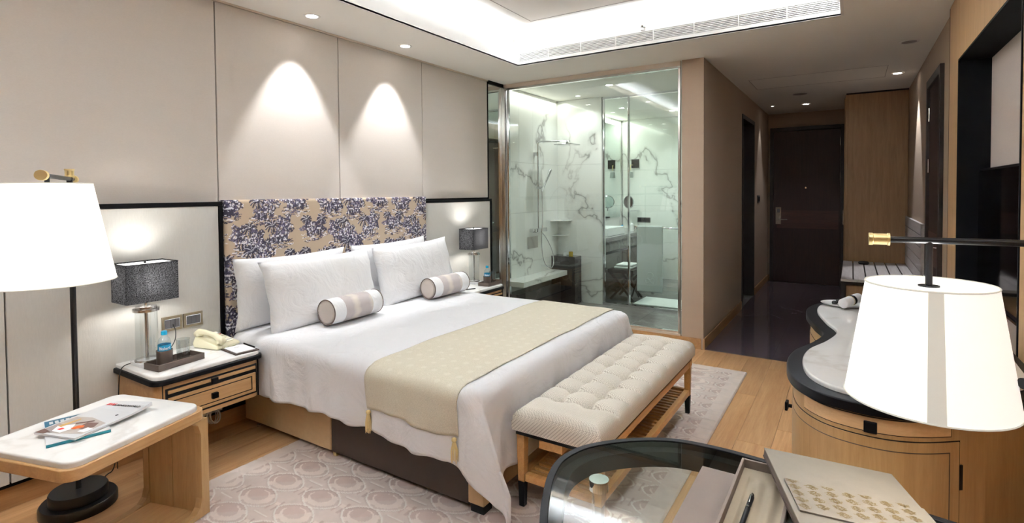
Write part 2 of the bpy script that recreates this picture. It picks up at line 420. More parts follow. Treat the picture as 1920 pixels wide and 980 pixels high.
# ================================================================= STRUCTURE
XB, XE = -1.7, 9.7            # back wall, entrance wall
YR = -0.587                   # right wall plane
b = B().box(XB-.1, XE+.1, -0.9, 3.6, -0.2, -0.016); floor = struct('floor', b, 'gap_black')
PL = [bpy.data.meshes.new('x') for _ in range(0)]
rows = 22; y = 3.425; k = 0
while y > -0.72:
    y1 = max(y-0.19, -0.72); x = XB - random.uniform(0, 1.2)
    while x < 5.158:
        x1 = min(x+random.choice((1.2, 1.5, 1.9)), 5.158); x0 = max(x, XB)
        if x1-x0 > 0.05:
            obj('plank', B().box(x0+.0006, x1-.0006, y1+.0006, y-.0006, -.016, 0), 'oak_floor', floor, bevel=0.001)
        x = x1
    y = y1
x = 5.17
while x < XE:
    x1 = min(x+1.2, XE)
    for y0, y1 in ((YR, 0.0), (0.0, 0.585), (0.585, 1.17)):
        obj('tile', B().box(x+.001, x1-.001, y0+.001, y1-.001, -.016, 0), 'tile_hall', floor)
    x = x1
x = 5.2
while x < 9.0:
    x1 = min(x+0.9, 9.0); y = 1.37
    while y < 3.43:
        y1 = min(y+0.7, 3.43); obj('tile', B().box(x+.001, x1-.001, y+.001, y1-.001, -.016, 0), 'marble_grey', floor); y = y1
    x = x1
obj('tile', B().box(7.23, 8.2, 1.171, 1.369, -.016, 0.001), 'marble_grey', floor)
obj('threshold', B().box(5.156, 5.172, YR, 1.18, -.01, 0.001), 'brushed_steel', floor)

# ceiling
b = B()
for x0, x1, y0, y1 in ((XB, XE, TY1, 3.6), (XB, XE, -0.9, TY0), (XB, TX0, TY0, TY1), (TX1, 5.17, TY0, TY1), (5.17, XE, TY0, TY1)):
    b.box(x0, x1, y0, y1, CEIL, CEIL+0.012)
ceil = struct('ceiling', b, 'ceiling_paint')
# access hatch in the hall ceiling, outlined by a thin joint
b = B(); g = .004
for x0, x1, y0, y1 in ((6.54, 6.54+g, -.3, .99), (7.2, 7.2+g, -.3, .99), (6.54, 7.2, -.3, -.3+g), (6.54, 7.2, .99, .99+g)): b.box(x0, x1, y0, y1, CEIL-.0012, CEIL+.001)
obj('hatch_joint', b, 'grey_print', ceil)
# tray fascias
th = .02
for nm, q in (('fascia', (TX0-th, TX0, TY0-th, TY1+th)), ('fascia', (TX0, TX1, TY1, TY1+th)), ('fascia', (TX0, TX1, TY0-th, TY0))):
    obj(nm, B().box(*q, CEIL-.0015, ZF), 'white_paint', ceil)
b = B(); gy0, gy1 = TY0+.004, TY1-.004
b.box(TX1, TX1+th, TY0-th, TY1+th, CEIL-.0015, 2.777); b.box(TX1, TX1+th, TY0-th, TY1+th, 2.861, ZF)
obj('fascia', b, 'white_paint', ceil)
obj('ledge', B().box(TX1+th, TX1+.16, TY0-.16, TY1+.16, ZF-.03, ZF).box(TX0-.16, TX0-th, TY0-.16, TY1+.16, ZF-.03, ZF).box(TX0-.16, TX1+.16, TY1+th, TY1+.16, ZF-.03, ZF).box(TX0-.16, TX1+.16, TY0-.16, TY0-th, ZF-.03, ZF), 'white_paint', ceil)
q = .13
obj('cove_wall', B().box(TX1+q, TX1+q+.02, TY0-q, TY1+q, ZF, ZT+.01).box(TX0-q-.02, TX0-q, TY0-q, TY1+q, ZF, ZT+.01).box(TX0-q, TX1+q, TY1+q, TY1+q+.02, ZF, ZT+.01).box(TX0-q, TX1+q, TY0-q-.02, TY0-q, ZF, ZT+.01), 'beige_trim_bounce', ceil)  # cove wall coloured beige to imitate warm bounce
obj('raised_ceiling', B().box(TX0-.2, TX1+.2, TY0-.2, TY1+.2, ZT, ZT+.02), 'white_paint', ceil)
b = B(); hx0, hx1, hy0, hy1 = .2, 4.19, .42, 2.46
for z in (0,): b.box(hx1-.006, hx1, hy0, hy1, ZT-.002, ZT+.001).box(hx0, hx1, hy1-.006, hy1, ZT-.002, ZT+.001).box(hx0, hx1, hy0, hy0+.006, ZT-.002, ZT+.001)
obj('panel_joint', b, 'grey_print', ceil)
# linear air grille in the far fascia
grille = thing('air_grille', 'long white slatted air grille set in the ceiling tray edge', 'air vent', (TX1, (TY0+TY1)/2, 2.819))
obj('backing', B().box(TX1+.03, TX1+.05, gy0, gy1, 2.777, 2.861), 'black_matte', grille)
for i in range(6):
    z = 2.786+i*.0134
    bb = B().box(TX1+.001, TX1+.016, gy0, gy1, z-.0032, z+.0032); obj('slat', bb, 'white_paint', grille)
ns = 8
for i in range(ns+1):
    y = gy0+(gy1-gy0)*i/ns; obj('divider', B().box(TX1-.001, TX1+.018, max(y-.004, gy0), min(y+.004, gy1), 2.777, 2.861), 'white_paint', grille)

# ---- headboard wall
wl = struct('wall_left', B().box(XB-.1, 5.17, WL, 3.6, -.1, 3.2), 'gap_black')
for x0, x1 in ((XB, -.12), (-.117, 1.854), (1.858, 2.815), (2.819, 3.781), (3.785, 4.846)):
    obj('upper_panel', B().box(x0+.0015, x1-.0015, 3.412, WL, 1.44, 2.722), 'wallcover_beige', wl, bevel=.003)
for x0, x1 in ((XB, -.14), (-.137, .812), (.816, 1.826)):
    obj('lower_panel', B().box(x0+.001, x1-.001, 3.362, WL, .13, 1.425), 'panel_white', wl, bevel=.003)
obj('lower_panel', B().box(3.74, 4.812, 3.362, WL, .13, 1.40), 'panel_white', wl, bevel=.003)
obj('top_trim', B().box(XB, 1.85, 3.356, WL, 1.427, 1.452), 'black_lacquer', wl, bevel=.002)
obj('side_trim', B().box(1.828, 1.85, 3.353, WL, .13, 1.4265), 'black_lacquer', wl, bevel=.002)
obj('top_trim', B().box(3.74, 4.84, 3.356, WL, 1.402, 1.426), 'black_lacquer', wl, bevel=.002)
obj('side_trim', B().box(4.814, 4.84, 3.353, WL, .13, 1.4015), 'black_lacquer', wl, bevel=.002)
obj('corner_post', B().box(4.848, 4.856, 3.405, WL, 0.11, 2.735), 'black_lacquer', wl)
obj('base_trim', B().box(XB, 4.84, 3.372, WL, .112, .129), 'black_lacquer', wl)
obj('cornice_strip', B().box(XB, 4.86, 3.405, WL, 2.724, 2.736), 'beige_trim_bounce', wl)
struct('baseboard_left', B().box(XB, 4.86, 3.40, WL-.001, 0, .111), 'baseboard_oak')
# mirror strip beside the glass
mir = obj('wall_mirror', B().box(4.862, 5.135, 3.412, 3.428, .12, 2.70), 'mirror'); tag(mir, 'tall narrow mirror strip between wall panel and glass partition', 'mirror')
struct('trim_1', B().box(4.858, 5.15, 3.395, 3.429, 2.702, 2.736), 'black_lacquer')
struct('trim_2', B().box(5.137, 5.162, 3.375, 3.428, .10, 2.70), 'brushed_steel', bevel=.002)

# ---- glass partition (bedroom / shower)
gp = struct('window_1', B().box(5.163, 5.20, 1.385, 3.43, 2.69, 2.736), 'beige_trim_bounce')
obj('window_frame', B().box(5.158, 5.205, 1.385, 3.43, 2.668, 2.689), 'brushed_steel', gp)
obj('window_frame', B().box(5.160, 5.20, 1.385, 1.407, .12, 2.667), 'brushed_steel', gp, bevel=.002)
for a, c, m in ((3.395, 3.425, 'brushed_steel'), (3.372, 3.385, 'chrome'), (3.34, 3.362, 'chrome')):
    obj('window_frame', B().box(5.166, 5.20, a, c, .12, 2.667), m, gp, bevel=.002)
obj('window_frame', B().box(5.158, 5.205, 1.385, 3.43, .100, .119), 'beige_trim_bounce', gp)
obj('window_frame', B().box(5.170, 5.20, 1.408, 3.43, .1195, .14), 'chrome', gp)
obj('pane', B().box(5.178, 5.188, 1.41, 3.335, .141, 2.667), 'partition_glass', gp)
struct('trim_3', B().box(5.157, 5.20, 1.19, 3.43, 0, .099), 'baseboard_oak', bevel=.001)
# ---- hall left wall with bathroom doorway
struct('wall_partition', B().box(5.166, 7.23, 1.17, 1.37, 0, CEIL).box(8.2, XE, 1.17, 1.37, 0, CEIL).box(7.23, 8.2, 1.17, 1.37, 2.46, CEIL), 'wallcover_beige_hall')
struct('baseboard_partition', B().box(5.158, 7.17, 1.158, 1.169, 0, .10).box(8.26, 9.64, 1.158, 1.169, 0, .10), 'baseboard_oak')
d = struct('door_1', B().box(7.28, 8.15, 1.29, 1.33, 0.004, 2.40), 'door_wenge')
obj('casing', B().box(7.22, 7.275, 1.16, 1.36, 0, 2.46), 'casing_dark', d, bevel=.002)
obj('casing', B().box(8.155, 8.21, 1.16, 1.36, 0, 2.46), 'casing_dark', d, bevel=.002)
obj('casing', B().box(7.275, 8.155, 1.16, 1.36, 2.405, 2.46), 'casing_dark', d, bevel=.002)
sw = thing('light_switch', 'dark double light switch plate on the hall wall beyond the doorway', 'switch', (8.6, 1.17, 1.36))
obj('plate', B().box(8.50, 8.72, 1.16, 1.169, 1.31, 1.42), 'socket_grey', sw, bevel=.002)
for i in range(2): obj('rocker', B().box(8.52+i*.1, 8.60+i*.1, 1.155, 1.16, 1.33, 1.40), 'black_matte', sw, bevel=.002)
# ---- entrance wall and door
struct('wall_far', B().box(XE, XE+.1, -.9, 3.6, 0, 3.1), 'wallcover_beige_hall')
d = struct('door_2', B().box(9.64, 9.69, .15, 1.08, .006, 2.44), 'door_wenge')
for q in ((9.61, 9.699, .10, .148, 0, 2.50), (9.61, 9.699, 1.082, 1.13, 0, 2.50), (9.61, 9.699, .148, 1.082, 2.442, 2.50)):
    obj('casing', B().box(*q), 'casing_dark', d, bevel=.003)
obj('cross_band', B().box(9.636, 9.641, .17, 1.03, .88, 1.165), 'door_wenge_across', d)
obj('lock_plate', B().box(9.622, 9.640, .965, 1.045, .94, 1.215), 'brushed_steel', d, bevel=.003)
obj('handle', B().tube([(9.63, 1.0, 1.02), (9.57, 1.0, 1.02), (9.565, .98, 1.02), (9.565, .87, 1.02)], .009), 'brushed_steel', d, smooth=60)
obj('key_reader', B().box(9.618, 9.623, .985, 1.025, 1.13, 1.19), 'socket_grey', d)
obj('peephole', B().tube([(9.63, .616, 1.527), (9.642, .616, 1.527)], .014, 16), 'chrome', d, smooth=60)
for z in (2.24, 1.70, .30): obj('hinge', B().tube([(9.635, .149, z-.06), (9.635, .149, z+.06)], .008), 'brushed_steel', d, smooth=60)
struct('baseboard_far', B().box(9.685, 9.699, 1.131, 1.169, 0, .10), 'baseboard_oak')
sp = tag(obj('door_stop', B().lathe([(.02, 0), (.02, .03), (.012, .04), (.012, .06), (.02, .062), (.02, .07)], (9.5, .13, 0.001), 16), 'rubber'), 'tiny black door stop on the floor at foot of entrance door', 'door stop')
# ---- closet block at end of hall
cl = thing('wardrobe', 'tall oak veneered wardrobe block beside the entrance door', 'wardrobe', (8.9, -.25, 0))
obj('side_panel', B().box(8.15, 8.17, -.583, .045, .0, 2.715), 'closet_veneer', cl, bevel=.002)
obj('edge_strip', B().box(8.148, 8.19, .047, .075, 0, 2.715), 'closet_veneer', cl, bevel=.002)
obj('body', B().box(8.172, 9.68, -.583, .070, .0, 2.714), 'closet_veneer', cl)
obj('top_strip', B().box(8.155, 9.68, -.583, .068, 2.716, 2.736), 'casing_dark', cl)
for x0 in (8.21, 8.93):
    dd = obj('door', B().box(x0, x0+.70, .0705, .088, .1, 2.68), 'closet_veneer', cl, bevel=.002)
    obj('handle', B().box(x0+.63, x0+.645, .0885, .105, 1.0, 1.2), 'brushed_steel', dd)
# ---- hall right wall with dark door
struct('wall_right', B().box(4.76, XE, YR-.1, YR, 0, CEIL), 'wallcover_beige_hall')
struct('baseboard_right', B().box(6.0, 6.4, YR+.001, YR+.012, 0, .10), 'baseboard_oak')
d = struct('door_3', B().box(5.25, 5.98, YR+.002, YR+.008, .005, 2.38), 'door_wenge')
for q in ((5.18, 5.247, YR+.001, YR+.03, 0, 2.45), (5.983, 6.05, YR+.001, YR+.03, 0, 2.45), (5.247, 5.983, YR+.001, YR+.03, 2.383, 2.45)):
    obj('casing', B().box(*q), 'casing_dark', d, bevel=.003)
for z in (2.15, 1.70, .35): obj('hinge', B().tube([(5.972, YR+.014, z-.06), (5.972, YR+.014, z+.06)], .009), 'chrome', d, smooth=60)
obj('handle', B().tube([(5.33, YR+.006, 1.03), (5.33, YR+.06, 1.03), (5.35, YR+.065, 1.03), (5.46, YR+.065, 1.03)], .008), 'brushed_steel', d, smooth=60)
obj('cross_band', B().box(5.27, 5.96, YR+.0082, YR+.011, .85, 1.13), 'door_wenge_across', d)
# ---- TV wall: oak cladding with a black-lined recess
YC = -.56; YB = -.715; RX0, RX1, RZ = 2.84, 4.34, 2.295
tw = struct('wall_tv', B().box(XB, 4.75, -.86, YB-.012, 0, CEIL), 'gap_black')
obj('cladding', B().box(RX1, 4.715, YB-.01, YC, 0, 2.735), 'cladding_oak', tw, bevel=.002)
obj('cladding', B().box(RX0, RX1-.001, YB-.01, YC, RZ+.012, 2.735), 'cladding_oak', tw, bevel=.002)
obj('cladding', B().box(1.2, RX0-.001, YB-.01, YC, 0, 2.735), 'cladding_oak', tw, bevel=.002)
obj('cladding', B().box(XB, 1.198, YB-.01, YC, 0, 2.735), 'cladding_oak', tw, bevel=.002)
obj('shadow_gap', B().box(4.716, 4.759, YB-.01, YC-.003, 0, 2.735), 'gap_black', tw)
obj('edge_bead', B().box(4.30+.04, 4.345, YC-.002, YC+.002, 0, RZ+.012), 'brass', tw)
obj('recess_lining', B().box(RX0, RX1-.001, YB-.01, YC+.004, RZ, RZ+.011).box(RX1-.012, RX1-.001, YB-.01, YC+.004, 0, RZ-.0005).box(RX0, RX0+.012, YB-.01, YC+.004, 0, RZ-.0005), 'dark_recess', tw)
obj('fabric_panel', B().box(RX0+.013, RX1-.013, YB-.011, YB, 0.0, RZ-.001), 'wallcover_tv', tw)
# ---- back wall (behind the viewer)
struct('wall_back', B().box(XB-.1, XB, -.9, 3.6, 0, 3.1), 'closet_veneer')

# ---- bathroom shell
for x0 in (5.205, 6.66, 7.86):
    pass
wb = struct('wall_bathroom', B().box(5.17, 9.1, WL+.02, 3.6, 0, CEIL), 'gap_black')
def slabs_x(x0, x1, y0, y1, mat, par, zs=(0, .62, 1.24, 1.86, 2.735), w=1.2):
    x = x0
    while x < x1-.01:
        xx = min(x+w, x1)
        for z0, z1 in zip(zs, zs[1:]): obj('marble_slab', B().box(x+.0008, xx-.0008, y0, y1, z0+.0008, z1-.0008), mat, par)
        x = xx
slabs_x(5.205, 6.545, WL, WL+.019, 'marble_bath', wb, w=.67)
slabs_x(6.62, 8.98, WL, WL+.019, 'marble_bath', wb)
sp_ = struct('wall_shower', B().box(6.56, 6.60, 2.79, WL, 0, CEIL), 'gap_black')
for z0, z1 in ((0, .62), (.62, 1.24), (1.24, 1.86), (1.86, 2.735)):
    obj('marble_slab', B().box(6.545, 6.559, 2.785, WL, z0+.0008, z1-.0008), 'marble_bath', sp_)
    obj('marble_slab', B().box(6.601, 6.615, 2.785, WL, z0+.0008, z1-.0008), 'marble_bath', sp_)
obj('edge_strip', B().box(6.545, 6.615, 2.775, 2.784, 0, 2.735), 'marble_bath', sp_)
wf = struct('wall_vanity', B().box(9.02, 9.08, 1.37, 3.45, 0, CEIL), 'gap_black')
y = 1.38
while y < 3.42:
    yy = min(y+1.03, 3.43)
    for z0, z1 in ((0, .62), (.62, 1.24), (1.24, 1.86), (1.86, 2.735)):
        obj('marble_slab', B().box(9.0, 9.019, y+.0008, yy-.0008, z0+.0008, z1-.0008), 'marble_bath', wf)
    y = yy
wi = struct('wall_inner', B().box(5.21, 7.2, 1.371, 1.385, 0, 2.735).box(8.22, 9.0, 1.371, 1.385, 0, 2.735), 'marble_bath')
# inner glass screen with door
gi = struct('window_2', B().box(6.555, 6.60, 1.39, 2.774, 0.001, .03), 'chrome')
for a in (2.745, 2.405, 1.392): obj('window_frame', B().box(6.56, 6.595, a, a+.022, .031, 2.70), 'chrome', gi, bevel=.002)
obj('window_frame', B().box(6.56, 6.595, 1.392, 2.77, 2.701, 2.725), 'chrome', gi)
obj('pane', B().box(6.572, 6.580, 2.43, 2.743, .032, 2.699), 'partition_glass', gi)
obj('door_pane', B().box(6.572, 6.580, 1.416, 2.403, .032, 2.699), 'partition_glass', gi)
obj('rail', B().tube([(6.50, 2.30, 1.04), (6.50, 1.74, 1.04)], .011, 12), 'chrome', gi, smooth=60)
for y in (2.30, 1.74):
    obj('rail_end', B().lathe([(.0, -.02), (.02, -.02), (.02, .02), (.0, .02)], (6.50, y, 1.04), 16, False), 'chrome', gi, smooth=60)
    obj('rail_bracket', B().tube([(6.50, y, 1.04), (6.571, y, 1.04)], .008, 10), 'chrome', gi, smooth=60)
# ================================================================= DOWNLIGHTS
def downlight(x, y, label, power, direction=(0, 0, -1), size=1.2, blend=.6, r=.045, glow='downlight_glow', lit=True, group=None, zc=CEIL):
    t = thing('downlight', label, 'downlight', (x, y, zc-.002), 0, group)
    obj('trim_ring', B().lathe([(r-.006, 0), (r-.006, -.003), (r+.010, -.004), (r+.013, 0)], (x, y, zc-.001), 32, False), 'white_paint', t, smooth=60)
    obj('lamp', B().lathe([(.001, 0), (r-.006, 0), (r-.006, -.002), (.001, -.002)], (x, y, zc-.001), 24), glow if lit else 'grey_print', t)
    if lit and power:
        l = spot('downlight_lamp', (x, y, zc-.02), direction, power, size, blend)
    return t
WASH = 36
downlight(2.41, 3.184, 'lit ceiling downlight nearest the viewer above the headboard wall', WASH, (0, .18, -1), 1.04, .42)
downlight(3.33, 3.184, 'lit ceiling downlight above the right half of the headboard', WASH, (0, .18, -1), 1.04, .42)
downlight(5.87, 2.393, 'lit shower downlight seen near the top of the glass partition', 20, size=2.2, glow='bath_glow')
downlight(6.3, 3.0, 'lit shower downlight in the corner over the rain head', 7, size=2.2, r=.035, glow='bath_glow')
downlight(7.6, 2.9, 'lit bathroom downlight above the vanity basin', 26, size=2.2, glow='bath_glow')
downlight(8.3, 2.35, 'lit bathroom downlight by the far marble wall', 18, size=2.2, glow='bath_glow')
downlight(7.4, 1.9, 'lit bathroom downlight over the bath mat', 24, size=2.2, glow='bath_glow')
downlight(8.82, .57, 'lit hall downlight in front of the entrance door', 11, size=1.4)
downlight(7.05, -.404, 'lit hall downlight washing the right wall above the luggage bench', 40, (0, -.12, -1), .85, .4)
downlight(8.75, 1.0, 'lit small hall downlight close to the doorway wall', 8, (0, .12, -1), .7, .3, r=.02)
downlight(5.607, -.399, 'unlit recessed downlight in the hall ceiling near the dark door', 0, lit=False, r=.06)
downlight(7.843, .574, 'unlit round ceiling fitting just before the entrance downlight', 0, lit=False, r=.09)
for x, y, lb_, pw in ((.50, 2.95, 'added unseen fill downlight above the small marble table, left of the frame', 12), (.6, -.3, 'added unseen fill downlight above the desk, over the viewer', 16), (-.9, -.3, 'added unseen fill downlight behind the viewer', 9)):
    downlight(x, y, lb_, pw, size=1.35, blend=.9)  # unseen downlights, added to fill the room with more light
spk = tag(obj('sprinkler', B().lathe([(.001, 0), (.022, 0), (.022, -.006), (.006, -.008), (.006, -.03), (.018, -.032), (.018, -.035), (.001, -.035)], (4.42, 1.5, ZF-.012), 16), 'brushed_steel', smooth=40), 'small fire sprinkler head above the ceiling air grille', 'sprinkler')
obj('bracket', B().box(4.41, 4.479, 1.49, 1.51, ZF-.012, ZF-.002), 'brushed_steel', spk)
arealight('shower_wall_strip', (5.85, 3.36, 2.71), (0, 0, 0), 1.25, .05, 3, (1, .97, .9))
arealight('vanity_wall_strip', (7.8, 3.36, 2.71), (0, 0, 0), 2.2, .05, 12, (1, .97, .9))

# ================================================================= RUG
def fbm(shape, cells, seed, octv=3):
    rs = np.random.RandomState(seed); out = np.zeros(shape); amp = 1
    for o in range(octv):
        c = (cells[0]*2**o, cells[1]*2**o); g = rs.rand(c[0]+2, c[1]+2)
        x = np.linspace(0, c[0]-1e-6, shape[0]); y = np.linspace(0, c[1]-1e-6, shape[1])
        xi = x.astype(int); yi = y.astype(int); fx = (x-xi)[:, None]; fy = (y-yi)[None]
        fx = fx*fx*(3-2*fx); fy = fy*fy*(3-2*fy)
        a = g[xi][:, yi]; b_ = g[xi+1][:, yi]; c_ = g[xi][:, yi+1]; d_ = g[xi+1][:, yi+1]
        out += amp*((a*(1-fx)+b_*fx)*(1-fy)+(c_*(1-fx)+d_*fx)*fy); amp *= .5
    return out/out.max()
def lin(c): return np.array(C(*c)[:3])
rx0, rx1, ry0, ry1 = .55, 4.665, .71, 2.81
nu, nv = 690, 350
gx = np.linspace(rx0, rx1, nu+1)[:, None]*np.ones((1, nv+1)); gy = np.linspace(ry0, ry1, nv+1)[None]*np.ones((nu+1, 1))
ax, ay = .153, .283
du = (gx-1.65)/ax; du = (du-np.round(du))*ax; jr = np.round((gy-2.455)/ay); dv = (gy-2.455)-jr*ay
ex, ey = .0770, .118
ell = (np.abs(du/ex)**1.6+np.abs(dv/ey)**1.6)**(1/1.6)
cream, mid, mauve, dk = lin((226, 211, 201)), lin((208, 190, 181)), lin((194, 172, 163)), lin((176, 152, 142))
col = np.ones((nu+1, nv+1, 3))*lin((212, 196, 187))
def put(mask, c): col[mask] = c
w_ = (du+dv*.75)        # towards the upper right of each oval
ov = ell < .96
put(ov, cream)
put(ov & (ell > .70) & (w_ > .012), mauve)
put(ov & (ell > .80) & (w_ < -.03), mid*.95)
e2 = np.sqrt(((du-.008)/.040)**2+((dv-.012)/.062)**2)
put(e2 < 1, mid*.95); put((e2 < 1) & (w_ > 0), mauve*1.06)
bt_ = ay/2-np.abs(dv)      # distance into the waisted cell between ovals
sg_ = np.sign(dv)
gap_ = (ell > 1.05)
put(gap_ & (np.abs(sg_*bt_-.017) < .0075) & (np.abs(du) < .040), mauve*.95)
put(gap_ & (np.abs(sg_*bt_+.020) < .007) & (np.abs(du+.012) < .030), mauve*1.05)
put(gap_ & (np.abs(du-.012) < .010) & (np.abs(sg_*bt_) < .014), cream)
tq = np.abs(np.abs(du)-ax/2)
line = ((np.abs(ell-1.0) < .045) | ((tq < .0022) & (bt_ < .05))) & True
put(line, lin((234, 226, 218)))
edge = np.minimum(np.minimum(gx-rx0, rx1-gx), np.minimum(gy-ry0, ry1-gy))
put(edge < .10, lin((222, 208, 199)))
nz = fbm((nu+1, nv+1), (90, 50), 3, 3)
col *= (.90+.17*nz)[..., None]
hz = .012 + .002*(nz-.5) + np.where(line, -.0025, 0) + np.where(edge < .10, .001, 0)
hz = np.where(edge < .004, .002, hz)
P_ = np.stack([gx, gy, hz], -1).reshape(-1, 3)
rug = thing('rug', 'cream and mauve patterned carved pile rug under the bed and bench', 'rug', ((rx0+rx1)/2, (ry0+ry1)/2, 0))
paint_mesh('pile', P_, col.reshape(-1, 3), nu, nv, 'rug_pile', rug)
obj('backing', B().box(rx0, rx1, ry0, ry1, .0005, .0035), 'bolster_end', rug)

# ================================================================= HEADBOARD
hx0, hx1, hz1, hyf = 1.855, 3.735, 1.462, 3.325
hb = thing('headboard', 'upholstered headboard in beige and indigo toile fabric of trees and palms', 'headboard', ((hx0+hx1)/2, 3.37, .3))
Wp, Hp = 560, 340
img = np.ones((Wp+1, Hp+1, 3))*lin((186, 166, 142))
ink = [lin((38, 34, 52)), lin((52, 46, 70)), lin((82, 74, 100)), lin((112, 104, 124))]; wht = lin((226, 224, 228))
rs = np.random.RandomState(11)
def dab(x, y, rx, ry, ang, c):
    R = int(max(rx, ry)+2); xi, yi = int(round(x)), int(round(y))
    x0, x1, y0, y1 = max(0, xi-R), min(Wp, xi+R), max(0, yi-R), min(Hp, yi+R)
    if x0 >= x1 or y0 >= y1: return
    X, Y = np.meshgrid(np.arange(x0, x1+1), np.arange(y0, y1+1), indexing='ij')
    ca, sa = math.cos(ang), math.sin(ang); a = (X-x)*ca+(Y-y)*sa; b_ = -(X-x)*sa+(Y-y)*ca
    m = (a/rx)**2+(b_/ry)**2 < 1; img[x0:x1+1, y0:y1+1][m] = c
def stroke(x0, y0, x1, y1, w0, w1, c, bend=0):
    n = int(math.hypot(x1-x0, y1-y0)/1.0)+2
    for i in range(n):
        t = i/(n-1); px_ = x0+(x1-x0)*t; py_ = y0+(y1-y0)*t+bend*4*t*(1-t); w = w0+(w1-w0)*t; dab(px_, py_, max(w, .6), max(w, .6), 0, c)
def crown(cx, cy, rx, ry, n):
    for _ in range(n):
        a = rs.rand()*2*PI; q = math.sqrt(rs.rand()); lobe = 1+.25*math.sin(a*5+cx)
        x, y = cx+rx*q*lobe*math.cos(a), cy+ry*q*lobe*math.sin(a)
        shade = rs.rand()+.35*(x-cx)/rx*-1
        c = wht if rs.rand() < .22 else ink[0 if shade < .4 else 1 if shade < .6 else 2 if shade < .85 else 3]
        dab(x, y, 1.1+1.8*rs.rand(), .8+.8*rs.rand(), rs.rand()*PI, c)
def palm(cx, cy, s):
    stroke(cx, cy-s*1.5, cx+s*.15, cy, 1.7, 1.0, ink[0], 0)
    for k in range(13):
        a = PI*2*k/13+.2; L = s*(.75+.3*rs.rand())
        ex, ey = cx+L*math.cos(a), cy+L*math.sin(a)*.8; stroke(cx, cy, ex, ey, 1.2, 1.7, ink[k % 2], s*.18)
        if k % 2: stroke(cx+2, cy+1, ex-1, ey+1, .5, .6, wht, s*.18)
def ground(cx, cy, w, h):
    for _ in range(int(w*h/5)):
        x, y = cx+(rs.rand()*2-1)*w, cy+(rs.rand()*2-1)*h
        if ((x-cx)/w)**2+((y-cy)/h)**2 > 1: continue
        L = 2+3*rs.rand(); stroke(x-L, y, x+L, y+rs.randn()*1.5, .9, .7, wht if rs.rand() < .38 else ink[rs.randint(0, 3)], rs.randn()*1.2)
def cluster(cx, cy, s, kind):
    ground(cx, cy-s*.62, s*.85, s*.30)
    if kind == 0:
        crown(cx+s*.35, cy+s*.3, s*.5, s*.62, int(s*s*.34)); palm(cx-s*.42, cy+s*.35, s*.52); crown(cx-s*.2, cy-s*.3, s*.42, s*.3, int(s*s*.12))
    elif kind == 1:
        crown(cx-s*.5, cy+.2*s, s*.4, s*.5, int(s*s*.24)); palm(cx+s*.1, cy+s*.5, s*.42); crown(cx+s*.5, cy-s*.05, s*.42, s*.5, int(s*s*.24)); crown(cx, cy-s*.3, s*.3, s*.3, int(s*s*.1))
    else:
        crown(cx, cy-s*.1, s*.8, s*.38, int(s*s*.34)); palm(cx-s*.5, cy+s*.32, s*.34); palm(cx+s*.55, cy+s*.3, s*.36)
    for _ in range(6):        # little figures standing among the trees
        x = cx+(rs.rand()-.5)*s; y = cy-s*.55; stroke(x, y, x+rs.randn(), y+s*.3, 1.4, 1.0, ink[0]); dab(x, y+s*.36, 1.8, 1.8, 0, wht)
sx = Wp/(hx1-hx0)       # pixels per metre
kk = 0
for j in range(6):
    for i in range(-1, 9):
        cx = (i+.5*(j % 2)+.06*rs.randn())*.258*sx; cy = Hp-(.03+j*.192+.035*math.sin(i*2.1+j))*sx
        cluster(cx, cy, (.121+.016*rs.rand())*sx, (i+2*j+kk) % 3); kk += 1
Zb = .30
gx = np.linspace(hx0, hx1, Wp+1)[:, None]*np.ones((1, Hp+1)); gz = np.linspace(Zb, hz1, Hp+1)[None]*np.ones((Wp+1, 1))
de = np.minimum(np.minimum(gx-hx0, hx1-gx), hz1-gz); rr = .02
dy = np.where(de < rr, rr-np.sqrt(np.maximum(0, rr*rr-(rr-de)**2)), 0)
paint_mesh('fabric_front', np.stack([gx, hyf+dy, gz], -1).reshape(-1, 3), img.reshape(-1, 3), Wp, Hp, 'toile_print', hb)
dep = 3.412-(hyf+rr)
nu2, nv2 = Wp, 26        # fabric wraps over the top edge
g1 = np.linspace(hx0, hx1, nu2+1)[:, None]*np.ones((1, nv2+1)); g2 = np.linspace(hyf+rr, 3.412, nv2+1)[None]*np.ones((nu2+1, 1))
paint_mesh('fabric_top', np.stack([g1, g2, np.full_like(g1, hz1)], -1).reshape(-1, 3), img[:, Hp-nv2:][:, ::-1].reshape(-1, 3), nu2, nv2, 'toile_print', hb)
g1 = np.linspace(hyf+rr, 3.412, nv2+1)[:, None]*np.ones((1, Hp+1)); g2 = np.linspace(Zb, hz1, Hp+1)[None]*np.ones((nv2+1, 1))
for xx, im in ((hx1, img[Wp-nv2:][::-1]), (hx0, img[:nv2+1])):
    paint_mesh('fabric_side', np.stack([np.full_like(g1, xx), g1, g2], -1).reshape(-1, 3), im.reshape(-1, 3), nv2, Hp, 'toile_print', hb)
obj('board', B().box(hx0+.004, hx1-.004, hyf+.022, 3.411, Zb, hz1-.004), 'dark_recess', hb)

